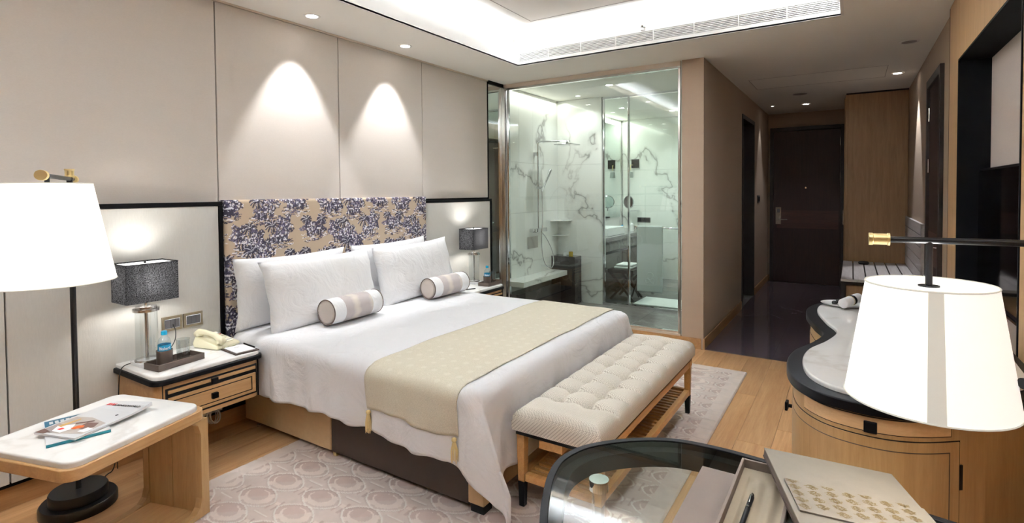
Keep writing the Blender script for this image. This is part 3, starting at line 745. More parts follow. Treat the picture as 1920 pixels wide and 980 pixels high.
# ================================================================= BED
BX0, BX1, BY0, BY1, BT = 1.90, 3.68, 1.42, 3.31, .63     # mattress block
bed = thing('bed', 'king size bed with tan and dark brown leather base', 'bed', (2.79, 2.4, 0))
zb0 = .042
obj('side_rail', B().box(1.95, 3.63, 2.478, 3.32, zb0, .34), 'leather_tan', bed, bevel=.006)
obj('front_rail', B().box(1.953, 3.627, 1.50, 2.474, zb0-.004, .34), 'leather_dark', bed, bevel=.006)
for x0, x1 in ((1.945, 2.03), (3.55, 3.635)):
    obj('corner_post', B().box(x0, x1, 1.41, 1.498, .055, .34), 'leather_tan', bed, bevel=.004)
    obj('foot', B().box(x0+.008, x1-.008, 1.415, 1.49, .013, .054), 'black_matte', bed, bevel=.003)
obj('foot_panel', B().box(2.031, 3.549, 1.43, 1.46, .055, .34), 'leather_tan', bed, bevel=.004)
for x, y in ((1.975, 2.46), (3.6, 2.46)): obj('foot', B().box(x-.012, x+.012, y-.012, y+.012, .013, .045), 'brass', bed)
for x, y in ((1.985, 3.22), (3.59, 3.22)): obj('foot', B().lathe([(.018, .001), (.018, .012), (.008, .016), (.008, .045)], (x, y, 0), 14), 'chrome', bed, smooth=50)
obj('mattress', B().prism(rrect(BX0+.02, BX1-.02, BY0+.02, BY1, .06), .341, BT-.03), 'linen_white', bed, bevel=.03)

def wr(x, y, s):     # smooth pseudo noise
    return math.sin(x*s*1.3+y*s*.7+1.1)*math.sin(y*s*1.1-x*s*.5+.4)+.5*math.sin(x*s*2.7-1.3*y*s+2)*math.sin(y*s*2.3+.8)
LS, RS, FT = .35, .35, .46      # overhangs left (near viewer), right, foot
RC = .055                       # edge rounding
def drape(s, t, lift=0.0, ripple=1.0, LSs=LS):
    # s: arclength across bed measured from left top edge (negative = hanging), width Wb; t: from foot edge (negative = hanging)
    Wb, Lb = BX1-BX0, BY1-BY0
    a = -s if s < 0 else (s-Wb if s > Wb else 0); sg = -1 if s < 0 else 1
    b_ = -t if t < 0 else 0
    x = min(max(s, 0), Wb)+BX0; y = max(t, 0)+BY0
    rho = math.hypot(a, b_)
    top = BT+.004*wr(x, y, 2.3)*ripple+.012*math.exp(-((y-3.0)/.25)**2)-.010*math.exp(-min(x-BX0, BX1-x)/.10)-.008*math.exp(-(y-BY0)/.12)
    if rho == 0:
        return Vector((x, y, top+.0035*wr(x, y, 7)*ripple+lift))
    dx, dy = sg*a/rho, -b_/rho
    arc = RC*PI/2
    if rho < arc:
        th = rho/RC; out = RC*math.sin(th); dn = RC*(1-math.cos(th))
    else:
        out = RC; dn = RC+rho-arc
    cor = 4*(a/rho)*(b_/rho)*abs((a/rho)*(b_/rho)) if (a and b_) else 0
    fall = max(0, dn-RC)
    tang = (y if a and not b_ else x)
    rip = (.012*math.sin(tang*11+.7+fall*2)+.010*math.sin(tang*23+2-fall*3)+.007*math.sin(tang*41+fall*4)+.006*math.sin(tang*5))*min(1, fall/.18)*ripple
    out += fall*.05+rip+cor*(.025*math.sin(6*math.atan2(b_, a+1e-6)+.5)*fall/.4)
    cx2, cy2 = cor*.03*min(1, fall/.3), cor*.17*min(1, fall/.42); dn -= cor*.07*min(1, fall/.4); cx2 -= cor*.02
    base = Vector((x+dx*(out+cx2), y+dy*out-cy2, top-dn+.008*wr(x, y, 9)*min(1, fall/.2)*ripple))
    n = Vector((dx, dy, .3 if rho < arc else 0)).normalized()
    return base+n*lift
def sheet(s0, s1, t0, t1, nu, nv, lift=0, hem=0):
    Wb = BX1-BX0
    def fn(u, v):
        s = s0+(s1-s0)*u; t = t0+(t1-t0)*v
        if s < 0: s *= 1+(.04*math.sin(t*4+1) if t > 0 else .04*math.sin(1))+.30*min(1, max(0, (.10-t)/.35))
        q = drape(s, t, lift)
        if q.z < .022: q.z = .022
        if 2.04 < q.x < 3.70 and q.y < 1.345: q.y = 1.345+.003*math.sin(q.x*9)
        if q.y > 2.86 and q.x < 1.846 and q.z < .62: q.x = 1.846
        if q.y > 2.86 and q.x > 3.787 and q.z < .62: q.x = 3.787
        return tuple(q)
    return B().grid(fn, nu, nv)
Wb, Lb = BX1-BX0, BY1-BY0
duvet = obj('duvet', sheet(-LS, Wb+RS, -FT, Lb-.05, 170, 150), 'linen_white', smooth=180, solid=.016)
tag(duvet, 'white duvet spread over the whole bed, hanging down its sides', 'duvet')
rt0, rt1 = 1.47-BY0, 2.06-BY0
run = thing('bed_runner', 'gold beige bed runner laid across the foot of the bed', 'bed runner', (2.79, 1.77, BT))
def runfn(u, v):
    s = -.235+(Wb+.47)*u; t = rt0+(rt1-rt0)*v
    if s < 0: s *= 1+.10*(1-v)*0+.05*math.sin(v*7)
    return tuple(drape(s, t, .0135))
obj('cloth', B().grid(runfn, 150, 46), 'runner_gold', run, smooth=180, solid=.004)
for s_, tt in ((-.245, rt1-.02), (-.245, rt0+.02), (Wb+.245, rt1-.02), (Wb+.245, rt0+.02)):
    p = drape(s_, tt, .016); p.x += -.004 if s_ < 0 else .004
    tb = B().lathe([(.004, .0), (.011, -.004), (.012, -.014), (.006, -.02), (.007, -.024)], tuple(p), 12)
    for k in range(16):
        a = 2*PI*k/16; q = .006; e = .014+.004*random.random(); L = .095+.02*random.random()
        tb.tube([(p.x+q*math.cos(a), p.y+q*math.sin(a), p.z-.02), (p.x+e*.8*math.cos(a), p.y+e*math.sin(a), p.z-.06), (p.x+e*math.cos(a)*.8, p.y+e*math.sin(a), p.z-L)], .0022, 5)
    obj('tassel', tb, 'tassel', run, smooth=60)

# pillows
def pillow_mesh(w, h, th, seed=0):
    rs_ = random.Random(seed); ph = [rs_.random()*6 for _ in range(6)]
    b = B(); nu_, nv_ = 34, 26; fr = []; bk = []
    def pt(u, v, s):
        x, y = 2*u-1, 2*v-1
        e = max(0, (1-x**4)*(1-y**4)); t = th*(e**.55)*(1+.05*math.sin(3*x+ph[0])*math.sin(2.5*y+ph[1]))
        px_ = w/2*x*(1-.055*(1-abs(y))**0*(1-y*y)*abs(x)**6); py_ = h/2*y*(1-.085*(1-x*x)*abs(y)**6)
        wri = .0035*math.sin(4.2*x+2.6*y+ph[2])*e + .002*math.sin(-3.5*x+5*y+ph[3])*e + .0015*math.sin(14*(x+y)+ph[1])*e*abs(x)**3
        edge = .006*math.sin(9*x+ph[4])*(abs(y)**8) + .006*math.sin(8*y+ph[5])*(abs(x)**8)
        sag = -.02*(1-y)*.5
        return (px_, s*(t/2+wri)+edge, py_)
    vs = []; fs = []
    for s in (1, -1):
        o = len(vs); vs += [pt(i/nu_, j/nv_, s) for i in range(nu_+1) for j in range(nv_+1)]
        fs += [(o+i*(nv_+1)+j, o+(i+1)*(nv_+1)+j, o+(i+1)*(nv_+1)+j+1, o+i*(nv_+1)+j+1) for i in range(nu_) for j in range(nv_)]
    b.add(vs, fs); return b
def pillow(label, c, w, h, th, lean, yaw=0, roll=0, seed=0):
    b = pillow_mesh(w, h, th, seed)
    Rm = Matrix.Rotation(yaw, 3, 'Z') @ Matrix.Rotation(-lean, 3, 'X') @ Matrix.Rotation(roll, 3, 'Y')
    o = obj('pillow', b, 'pillow_white', smooth=180)
    bm = bmesh.new(); bm.from_mesh(o.data); bmesh.ops.remove_doubles(bm, verts=bm.verts, dist=.0008); bmesh.ops.recalc_face_normals(bm, faces=bm.faces)
    bm.transform(Rm.to_4x4()); bm.to_mesh(o.data); bm.free()
    o.location = c; tag(o, label, 'pillow'); return o
pillow('white pillow at the back on the left, upright against the headboard', (2.27, 3.235, .865), .86, .46, .12, .05, 0, .0, 1)
pillow('white pillow at the back on the right, upright against the headboard', (3.19, 3.235, .875), .84, .46, .12, .05, 0, -.02, 2)
pillow('large white pillow leaning in front on the left half of the bed', (2.36, 3.035, .853), .88, .47, .16, .24, .0, -.01, 3)
pillow('large white pillow leaning in front on the right half of the bed', (3.27, 3.03, .863), .88, .47, .16, .24, 0, -.03, 4)
def bolster(label, c, yaw, L=.43, r=.083):
    t = thing('bolster', label, 'bolster cushion', c, yaw, 'bolsters on the bed')
    segs = (('cover', 'pillow_white', -L/2, -L/2+.095), ('band', 'bolster_ikat', -L/2+.095, L/2-.095), ('cover', 'pillow_white', L/2-.095, L/2))
    for nm, m, a, z in segs:
        rings = []
        for k in range(9):
            x = a+(z-a)*k/8; rr_ = r*(1-.03*abs(2*x/L)**6)
            rings.append([(x, rr_*math.cos(2*PI*i/40)*(1+.004*math.sin(9*i)*(m != 'bolster_ikat')), rr_*math.sin(2*PI*i/40)) for i in range(40)])
        obj(nm, B().rings(rings, False), m, t, smooth=180, local=True)
    for s in (-1, 1):
        R_ = []
        for q, o_ in ((.97, 0), (.7, .008), (.35, .012), (.02, .013)): R_.append([(s*(L/2+o_-.001), q*r*math.cos(2*PI*i/40), q*r*math.sin(2*PI*i/40)) for i in range(40)])
        obj('end_cap', B().rings(R_), 'bolster_end', t, smooth=180, local=True)
        obj('piping', B().tube([(s*L/2, .972*r*math.cos(2*PI*i/40), .972*r*math.sin(2*PI*i/40)) for i in range(41)], .0035, 8), 'piping_brown', t, smooth=180, local=True)
    return t
bolster('white and taupe bolster lying before the left pillows, nearer the viewer', (2.43, 2.845, .735), .05)
bolster('white and taupe bolster lying before the right pillows, near the glass', (3.40, 2.83, .735), -.02)
# ================================================================= TUFTED BENCH
bx0, bx1, by0, by1 = 2.07, 3.67, .885, 1.335
bench = thing('bench', 'long buttoned bench in beige herringbone fabric at the foot of the bed', 'bench', ((bx0+bx1)/2, 1.11, 0))
btn = [(2.30+.158*k, y) for k in range(9) for y in (1.04, 1.195)]
def cush(u, v):
    x = bx0+(bx1-bx0)*u; y = by0+(by1-by0)*v
    e = min(x-bx0, bx1-x, y-by0, by1-y); r = .05
    z = .484 + .014*math.sin(PI*min(max(v, 0), 1))
    if e < r: z -= r-math.sqrt(max(0, r*r-(r-e)**2))
    d = 9
    for k in range(9):
        bx = 2.30+.158*k
        if abs(x-bx) < .12:
            for yy in (1.04, 1.195):
                q = (x-bx)**2+(y-yy)**2; z -= .028*math.exp(-q/.0008)+.014*math.exp(-q/.004)
            w = min(1, max(0, e-.0)/.03); z -= .007*math.exp(-((x-bx)/.006)**2)*w       # cross pleats
            z -= .011*math.exp(-((x-bx)/.024)**2)*w
    for yy in (1.04, 1.195):
        if 2.30 < x < 3.57: z -= .007*math.exp(-((y-yy)/.006)**2)+.011*math.exp(-((y-yy)/.024)**2)
    return (x, y, z)
NU, NV = 330, 92
b = B().grid(cush, NU, NV); top = b.v
# side walls below the rolled edge
ring = [i*(NV+1) for i in range(NU+1)]+[NU*(NV+1)+j for j in range(1, NV+1)]+[i*(NV+1)+NV for i in range(NU-1, -1, -1)]+[j for j in range(NV-1, 0, -1)]
n0 = len(b.v); cx_, cy_ = (bx0+bx1)/2, (by0+by1)/2
for k, (dz, sc) in enumerate(((.405, 1.0), (.388, .997))):
    for i in ring: p = top[i]; b.v.append((cx_+(p[0]-cx_)*sc, cy_+(p[1]-cy_)*sc, dz))
L_ = len(ring)
for i in range(L_):
    j = (i+1) % L_; b.f.append((ring[i], ring[j], n0+j, n0+i)); b.f.append((n0+i, n0+j, n0+L_+j, n0+L_+i))
b.f.append(tuple(n0+L_+i for i in range(L_)))
obj('cushion', b, 'herringbone', bench, smooth=55)
for x, y in btn: obj('button', B().lathe([(.001, .006), (.007, .005), (.010, .001), (.009, -.002)], (x, y, .452), 14), 'herringbone', bench, smooth=60)
obj('seat_board', B().box(bx0+.015, bx1-.015, by0+.015, by1-.015, .366, .387), 'black_matte', bench)
obj('rail', B().box(bx0+.03, bx1-.03, by0+.012, by0+.034, .325, .3655), 'bench_oak', bench, bevel=.002)
obj('rail', B().box(bx0+.03, bx1-.03, by1-.034, by1-.012, .325, .3655), 'bench_oak', bench, bevel=.002)
obj('rail', B().box(bx0+.02, bx0+.09, 1.08, 1.20, .325, .3655), 'bench_oak', bench, bevel=.002)
obj('rail', B().box(bx1-.09, bx1-.02, 1.08, 1.20, .325, .3655), 'bench_oak', bench, bevel=.002)
for x in (bx0+.05, bx1-.075):
    for y, sy in ((by0+.03, -1), (by1-.03, 1)):
        lg = obj('leg', B().rings([[(x+dx*w, y+dy*w, z) for dx, dy in ((-1, -1), (1, -1), (1, 1), (-1, 1))] for w, z in ((.017, .135), (.021, .365))]), 'bench_oak', bench, bevel=.002)
        obj('leg_tip', B().rings([[(x+dx*w, y+dy*w, z) for dx, dy in ((-1, -1), (1, -1), (1, 1), (-1, 1))] for w, z in ((.0135, .014), (.0172, .1345))]), 'black_matte', bench, bevel=.002)
for y in (by0+.03, by1-.03):
    obj('shelf_rail', B().box(bx0+.068, bx1-.094, y-.016, y+.016, .14, .175), 'bench_oak', bench, bevel=.002)
for x in (bx0+.05, bx1-.075): obj('shelf_rail', B().box(x-.015, x+.015, by0+.052, by1-.052, .14, .175), 'bench_oak', bench, bevel=.002)
x = bx0+.085
while x < bx1-.11:
    obj('slat', B().box(x, x+.022, by0+.047, by1-.047, .152, .166), 'bench_oak', bench, bevel=.0015); x += .0445

# ================================================================= NIGHTSTANDS (wall hung)
def nightstand(x0, x1, label, side):
    y0, y1 = 2.90, 3.36
    t = thing('nightstand', label, 'nightstand', ((x0+x1)/2, y1, .32), 0, 'wall hung nightstands')
    def outl(a, r): return [(x0+a, y1)]+[(x0+a+r-r*math.cos(q*PI/16), y0+a+r-r*math.sin(q*PI/16)) for q in range(9)]+[(x1-a-r+r*math.sin(q*PI/16), y0+a+r-r*math.cos(q*PI/16)) for q in range(9)]+[(x1-a, y1)]
    o = outl(.012, .05); b = softslab(B(), o, .566, .586, .008); obj('marble_top', b, 'marble_white', t, smooth=50)
    o = outl(0, .055); b = softslab(B(), o, .540, .5655, .009); obj('rim', b, 'black_lacquer', t, smooth=50)
    obj('body', B().prism(outl(.02, .05), .322, .5395), 'oak', t, smooth=40)
    fx0, fx1, fy = x0+.058, x1-.045, y0+.02
    obj('side_joint', B().box(fx0-.012, fx0-.009, fy-.0008, fy+.01, .323, .5395), 'black_matte', t)
    obj('side_joint', B().box(fx1+.009, fx1+.012, fy-.0008, fy+.01, .323, .5395), 'black_matte', t)
    obj('inlay', B().box(fx0, fx1, fy-.002, fy+.01, .344, .514), 'black_matte', t)
    for z0, z1, il in ((.487, .504, 0), (.356, .466, 1)):
        dr = obj('drawer', B().box(fx0+.011, fx1-.011, fy-.010, fy+.005, z0, z1), 'oak', t, bevel=.001)
        if il:
            ix0, ix1, iz0, iz1 = fx0+.033, fx1-.033, z0+.016, z1-.016
            obj('inlay', B().box(ix0, ix1, fy-.0108, fy-.0095, iz0, iz0+.005).box(ix0, ix1, fy-.0108, fy-.0095, iz1-.005, iz1).box(ix0, ix0+.005, fy-.0108, fy-.0095, iz0, iz1).box(ix1-.005, ix1, fy-.0108, fy-.0095, iz0, iz1), 'black_matte', dr)
        zc = (z0+z1)/2 if il else .492
        obj('knob', B().box((x0+x1)/2-.016, (x0+x1)/2+.016, fy-.030, fy-.0105, zc-.015, zc+.015), 'black_lacquer', dr, bevel=.002)
    obj('wall_cleat', B().box(x0+.02, x1-.02, y1-.02, y1-.001, .30, .321), 'oak', t)
    return t
nightstand(1.240, 1.832, 'oak and black nightstand with white marble top left of the bed, holding the telephone', -1)
nightstand(3.80, 4.42, 'oak nightstand with white marble top right of the bed, beside the mirror', 1)
ZN = .5865

def table_lamp(c, label):
    t = thing('table_lamp', label, 'lamp', c, 0, 'nightstand lamps')
    o = dict(local=True)
    obj('base', B().box(-.06, .06, -.06, .06, 0.0005, .018), 'plastic_white', t, bevel=.002, **o)
    obj('base_ring', B().lathe([(.050, .0185), (.058, .0185), (.058, .026), (.050, .026), (.050, .0185)], (0, 0, 0), 40, False), 'brushed_steel', t, smooth=40, **o)
    obj('glass_column', B().lathe([(.052, .0265), (.052, .285)], (0, 0, 0), 40, False), 'glassware', t, smooth=180, **o)
    obj('collar', B().lathe([(.001, .286), (.062, .286), (.062, .300), (.050, .301), (.050, .312), (.001, .312)], (0, 0, 0), 40), 'brushed_steel', t, smooth=40, **o)
    obj('stem', B().tube([(0, 0, .02), (0, 0, .38)], .009, 14), 'brushed_steel', t, smooth=60, **o)
    hx, hy, z0, z1, th_ = .126, .088, .345, .548, .002
    for nm, q in (('front', (-hx, hx, -hy, -hy+th_)), ('back', (-hx, hx, hy-th_, hy)), ('side', (-hx, -hx+th_, -hy+th_, hy-th_)), ('side', (hx-th_, hx, -hy+th_, hy-th_))):
        obj('shade_'+nm, B().box(*q, z0, z1), 'shade_grey', t, **o)
    obj('shade_trim', B().box(-hx-.001, hx+.001, -hy-.001, -hy+.002, z1, z1+.003).box(-hx-.001, hx+.001, hy-.002, hy+.001, z1, z1+.003).box(-hx-.001, -hx+.002, -hy, hy, z1, z1+.003).box(hx-.002, hx+.001, -hy, hy, z1, z1+.003), 'black_matte', t, **o)
    obj('diffuser', B().box(-hx+.004, hx-.004, -hy+.004, hy-.004, z1-.006, z1-.004), 'shade_inner', t, **o)
    obj('finial', B().lathe([(.001, .0), (.006, .0), (.006, .012), (.001, .013)], (0, 0, z1-.003), 12), 'black_metal', t, smooth=40, **o)
    x, y, z = c
    spot('table_lamp_up', (x, y, z+z1+.012), (0, .25, 1), 2.2, 2.6, .8, (1, .98, .94), .05)
    point('table_lamp_bulb', (x, y, z+.45), 2.0, (1, .98, .94), .03)
    spot('table_lamp_down', (x, y, z+.335), (0, .1, -1), 1.6, 2.6, .8, (1, .98, .94), .04)
    return t
lamp_left = table_lamp((1.345, 3.215, ZN), 'lamp with dark grey rectangular shade and glass column on the left nightstand')
table_lamp((4.29, 3.20, ZN), 'lamp with dark grey rectangular shade and glass column on the right nightstand')
def cord(name, path, r, mat, label, cat='cord', it=3, parent=None):
    P = [Vector(p) for p in path]
    for _ in range(it):
        q = [P[0]]
        for a, b_ in zip(P, P[1:]): q += [a*.75+b_*.25, a*.25+b_*.75]
        q.append(P[-1]); P = q
    if parent is not None: return obj('cord', B().tube(P, r, 8), mat, parent, smooth=60, label=label)
    o = obj(name, B().tube(P, r, 8), mat, smooth=60); return tag(o, label, cat)
cord('lamp_cord', [(1.345, 3.26, ZN+.006), (1.26, 3.27, ZN+.008), (1.225, 3.24, ZN-.01), (1.222, 3.25, .5), (1.225, 3.27, .36), (1.235, 3.335, .30), (1.24, 3.34, .02)], .0025, 'rubber', 'black cord running over the edge of the nightstand', parent=lamp_left)
cord('lamp_plug_cord', [(1.40, 3.25, ZN+.006), (1.46, 3.28, ZN+.006), (1.53, 3.31, .64), (1.545, 3.325, .70), (1.535, 3.338, .742)], .0025, 'rubber', 'black cord looping up to the wall socket', parent=lamp_left)

# sockets
for x0, lab in ((1.482, 'bronze framed power socket with a black plug, behind the left lamp'), (1.600, 'bronze framed switch plate on the wall behind the telephone')):
    t = thing('wall_socket', lab, 'socket', (x0+.055, 3.36, .745))
    obj('frame', B().box(x0, x0+.112, 3.352, 3.3615, .703, .788), 'socket_frame', t, bevel=.002)
    obj('bezel', B().box(x0+.014, x0+.098, 3.350, 3.3518, .718, .773), 'chrome', t, bevel=.001)
    for i in range(3): obj('rocker', B().box(x0+.017+i*.0262, x0+.042+i*.0262, 3.3478, 3.3498, .721, .770), 'socket_grey', t, bevel=.001)
    if x0 < 1.5: obj('plug', B().lathe([(.016, 0), (.016, .02), (.008, .028)], (0, 0, 0), 16), 'rubber', t).matrix_local = Matrix.Translation((-.002, -.035, -.003)) @ Matrix.Rotation(-PI/2, 4, 'X')

# tray set: tray, leather cup with water bottle, tumbler
def tray_set(cx, cy, rot, which):
    e = Vector((math.cos(rot), math.sin(rot), 0)); f = Vector((-math.sin(rot), math.cos(rot), 0)); c0 = Vector((cx, cy, ZN))
    t = thing('tray', 'brown leather tray on the %s nightstand' % which, 'tray', c0, rot, 'nightstand trays')
    hx, hy = .125, .062; o = dict(local=True)
    obj('tray_base', B().box(-hx, hx, -hy, hy, .0005, .006), 'tray_brown', t, **o)
    for q in ((-hx, hx, -hy, -hy+.006), (-hx, hx, hy-.006, hy), (-hx, -hx+.006, -hy+.006, hy-.006), (hx-.006, hx, -hy+.006, hy-.006)):
        obj('rim', B().box(*q, .0062, .034), 'tray_brown', t, bevel=.001, **o)
    p = c0-e*.055; z = ZN+.0065
    cup = tag(obj('leather_cup', B().lathe([(.001, 0), (.036, 0), (.038, .085), (.034, .085), (.0335, .006), (.001, .006)], (p.x, p.y, z), 32), 'dark_leather', smooth=40), 'dark leather cup holding the water bottle on the %s nightstand tray' % which, 'cup')
    bt = thing('water_bottle', 'small blue labelled water bottle in the leather cup on the %s nightstand' % which, 'bottle', (p.x, p.y, z+.007), 0)
    prof = [(.001, 0), (.027, 0), (.030, .006), (.0295, .03), (.0305, .034), (.0295, .038), (.030, .10), (.0295, .112), (.031, .116), (.026, .135), (.014, .152), (.012, .158), (.012, .162)]
    obj('bottle_body', B().lathe(prof, (p.x, p.y, z+.007), 32, False), 'bottle_plastic', bt, smooth=60)
    obj('water', B().lathe([(.001, .002), (.026, .003), (.028, .01), (.028, .10), (.001, .10)], (p.x, p.y, z+.007), 32), 'bottle_plastic', bt, smooth=60)
    lb = obj('bottle_label', B().lathe([(.0308, .070), (.0308, .108)], (p.x, p.y, z+.007), 40, False), 'label_blue', bt, smooth=180)
    obj('cap', B().lathe([(.001, .158), (.0145, .158), (.0145, .176), (.013, .178), (.001, .178)], (p.x, p.y, z+.007), 24), 'bottle_cap', bt, smooth=40)
    tx = text('label_lettering', 'Bisleri', .022, 'paper', bt, Matrix.Identity(4), .0001, 'CENTER')
    a0 = math.atan2(-p.y, -p.x)
    for v in tx.data.vertices:
        q_ = root_matrix(bt) @ v.co
        a = a0+q_.x/.0312; x_, y_ = (.0312+q_.z)*math.cos(a), (.0312+q_.z)*math.sin(a); zz = q_.y
        w = Vector((p.x+x_-0, p.y+y_, z+.007+.083+zz+.0))
        v.co = root_matrix(bt).inverted() @ w
    return t, c0, e, f, z
for cx, cy, rot, wch in ((1.42, 3.075, .13, 'left'), (4.30, 3.01, .05, 'right')):
    t, c0, e, f, z = tray_set(cx, cy, rot, wch)
    p = c0+e*.045
    tag(obj('tumbler', B().lathe([(.001, 0), (.030, 0), (.034, .118), (.0325, .118), (.029, .006), (.001, .006)], (p.x, p.y, z), 32), 'glassware', smooth=50), 'clear glass tumbler on the %s nightstand tray' % wch, 'glass')

# telephone
ph = thing('telephone', 'cream desk telephone with corded handset on the left nightstand', 'telephone', (1.70, 3.245, ZN), 0)
Mp = Matrix.Translation((1.725, 3.225, ZN)) @ Matrix.Rotation(.22, 4, 'Z') @ Matrix.Scale(.92, 4)
def tb(b):
    b.v = [tuple(Mp @ Vector(p)) for p in b.v]; return b
body = B().rings([[(-.085, -.105, .001), (.085, -.105, .001), (.085, .105, .001), (-.085, .105, .001)],
                  [(-.088, -.108, .012), (.088, -.108, .012), (.088, .108, .03), (-.088, .108, .03)],
                  [(-.080, -.098, .024), (.080, -.098, .024), (.080, .098, .068), (-.080, .098, .068)]])
obj('body', tb(body), 'plastic_cream', ph, bevel=.005, smooth=40)
def slope(y): return .024+(y+.098)/.196*.044
obj('keypad_plate', tb(B().add([(-.012, -.08, slope(-.08)+.001), (.07, -.08, slope(-.08)+.001), (.07, .085, slope(.085)+.001), (-.012, .085, slope(.085)+.001), (-.012, -.08, slope(-.08)+.004), (.07, -.08, slope(-.08)+.004), (.07, .085, slope(.085)+.004), (-.012, .085, slope(.085)+.004)], [(0, 3, 2, 1), (4, 5, 6, 7), (0, 1, 5, 4), (1, 2, 6, 5), (2, 3, 7, 6), (3, 0, 4, 7)])), 'plastic_light', ph, bevel=.001)
kp = None
for r_ in range(4):
    for c_ in range(3):
        x, y = .004+c_*.019, -.03+r_*.017; zz = slope(y)+.004
        obj('key', tb(B().box(x, x+.013, y, y+.011, zz, zz+.004)), 'plastic_cream', ph, bevel=.001)
for k in range(6):
    x, y = -.006+k*.0125, -.062; zz = slope(y)+.004
    obj('key', tb(B().box(x, x+.010, y, y+.007, zz, zz+.003)), 'pale_print', ph)
obj('card', tb(B().box(.0, .062, .045, .075, slope(.06)+.0045, slope(.06)+.0085)), 'paper', ph)
obj('lamp_window', tb(B().box(.05, .062, .032, .038, slope(.035)+.0045, slope(.035)+.007)), 'red_print', ph)
hp = [(-.05, -.115, .045), (-.05, -.09, .062), (-.05, -.05, .083), (-.05, 0, .092), (-.05, .05, .097), (-.05, .09, .092), (-.05, .115, .078)]
obj('handset', tb(B().tube(hp, [.022, .024, .017, .015, .017, .024, .022], 16)), 'plastic_cream', ph, smooth=180)
for y, zz in ((-.088, .035), (.09, .070)): obj('earpiece', tb(B().lathe([(.021, 0), (.024, .012), (.022, .024)], (-.05, y, zz), 20)), 'plastic_cream', ph, smooth=60)
obj('handset_cord', tb(B().tube([(-.05+.011*math.cos(k*1.3), -.125-.0028*k*.5+.008, .012+.006*math.sin(k*1.3)) for k in range(6)]+[(-.02+.0009*k, -.126+.004*math.cos(k*1.1), .010+.005*math.sin(k*1.1)) for k in range(60)], .0022, 6)), 'plastic_cream', ph, smooth=60)

# notepad and pen
nt = thing('notepad', 'white notepad in a dark leather holder at the front of the left nightstand', 'notepad', (1.745, 3.01, ZN), -.09)
o = dict(local=True)
obj('holder', B().box(-.068, .068, -.09, .09, .0005, .006), 'leather_dark', nt, bevel=.001, **o)
obj('pad', B().box(-.055, .052, -.075, .08, .0065, .011), 'paper', nt, **o)
obj('pad_logo', B().box(-.018, .012, .035, .041, .0111, .0113), 'grey_print', nt, **o)
obj('pen', B().tube([(.061, -.045, .0125), (.061, .085, .0125)], .004, 10), 'black_lacquer', nt, smooth=60, **o)
pn = tag(obj('pen', B().tube([(3.905, 3.04, ZN+.006), (4.02, 2.985, ZN+.006)], .0045, 10), 'black_lacquer', smooth=60), 'black pen lying on the right nightstand beside the tray', 'pen')
# bundle of white cable under the nightstand
b = B()
for k in range(9):
    a = random.uniform(-.3, .3); w = .028+.006*random.random(); L = .10+.02*random.random()
    pts = [Vector((1.79+a*.02, 3.335+.006*random.random(), .30))]+[Vector((1.755+(w*math.sin(t)+a*.03)*1.0-.012*math.cos(t)-.02*(1-math.cos(t))/2*k/9, 3.325+.01*math.sin(k), .125+L*.42*math.cos(t))) for t in [PI*2*i/14+.3 for i in range(15)]]
    b.tube(pts, .0022, 6)
tag(obj('cable_bundle', b, 'plastic_white', smooth=60), 'coiled white cable hanging low under the left nightstand', 'cable')

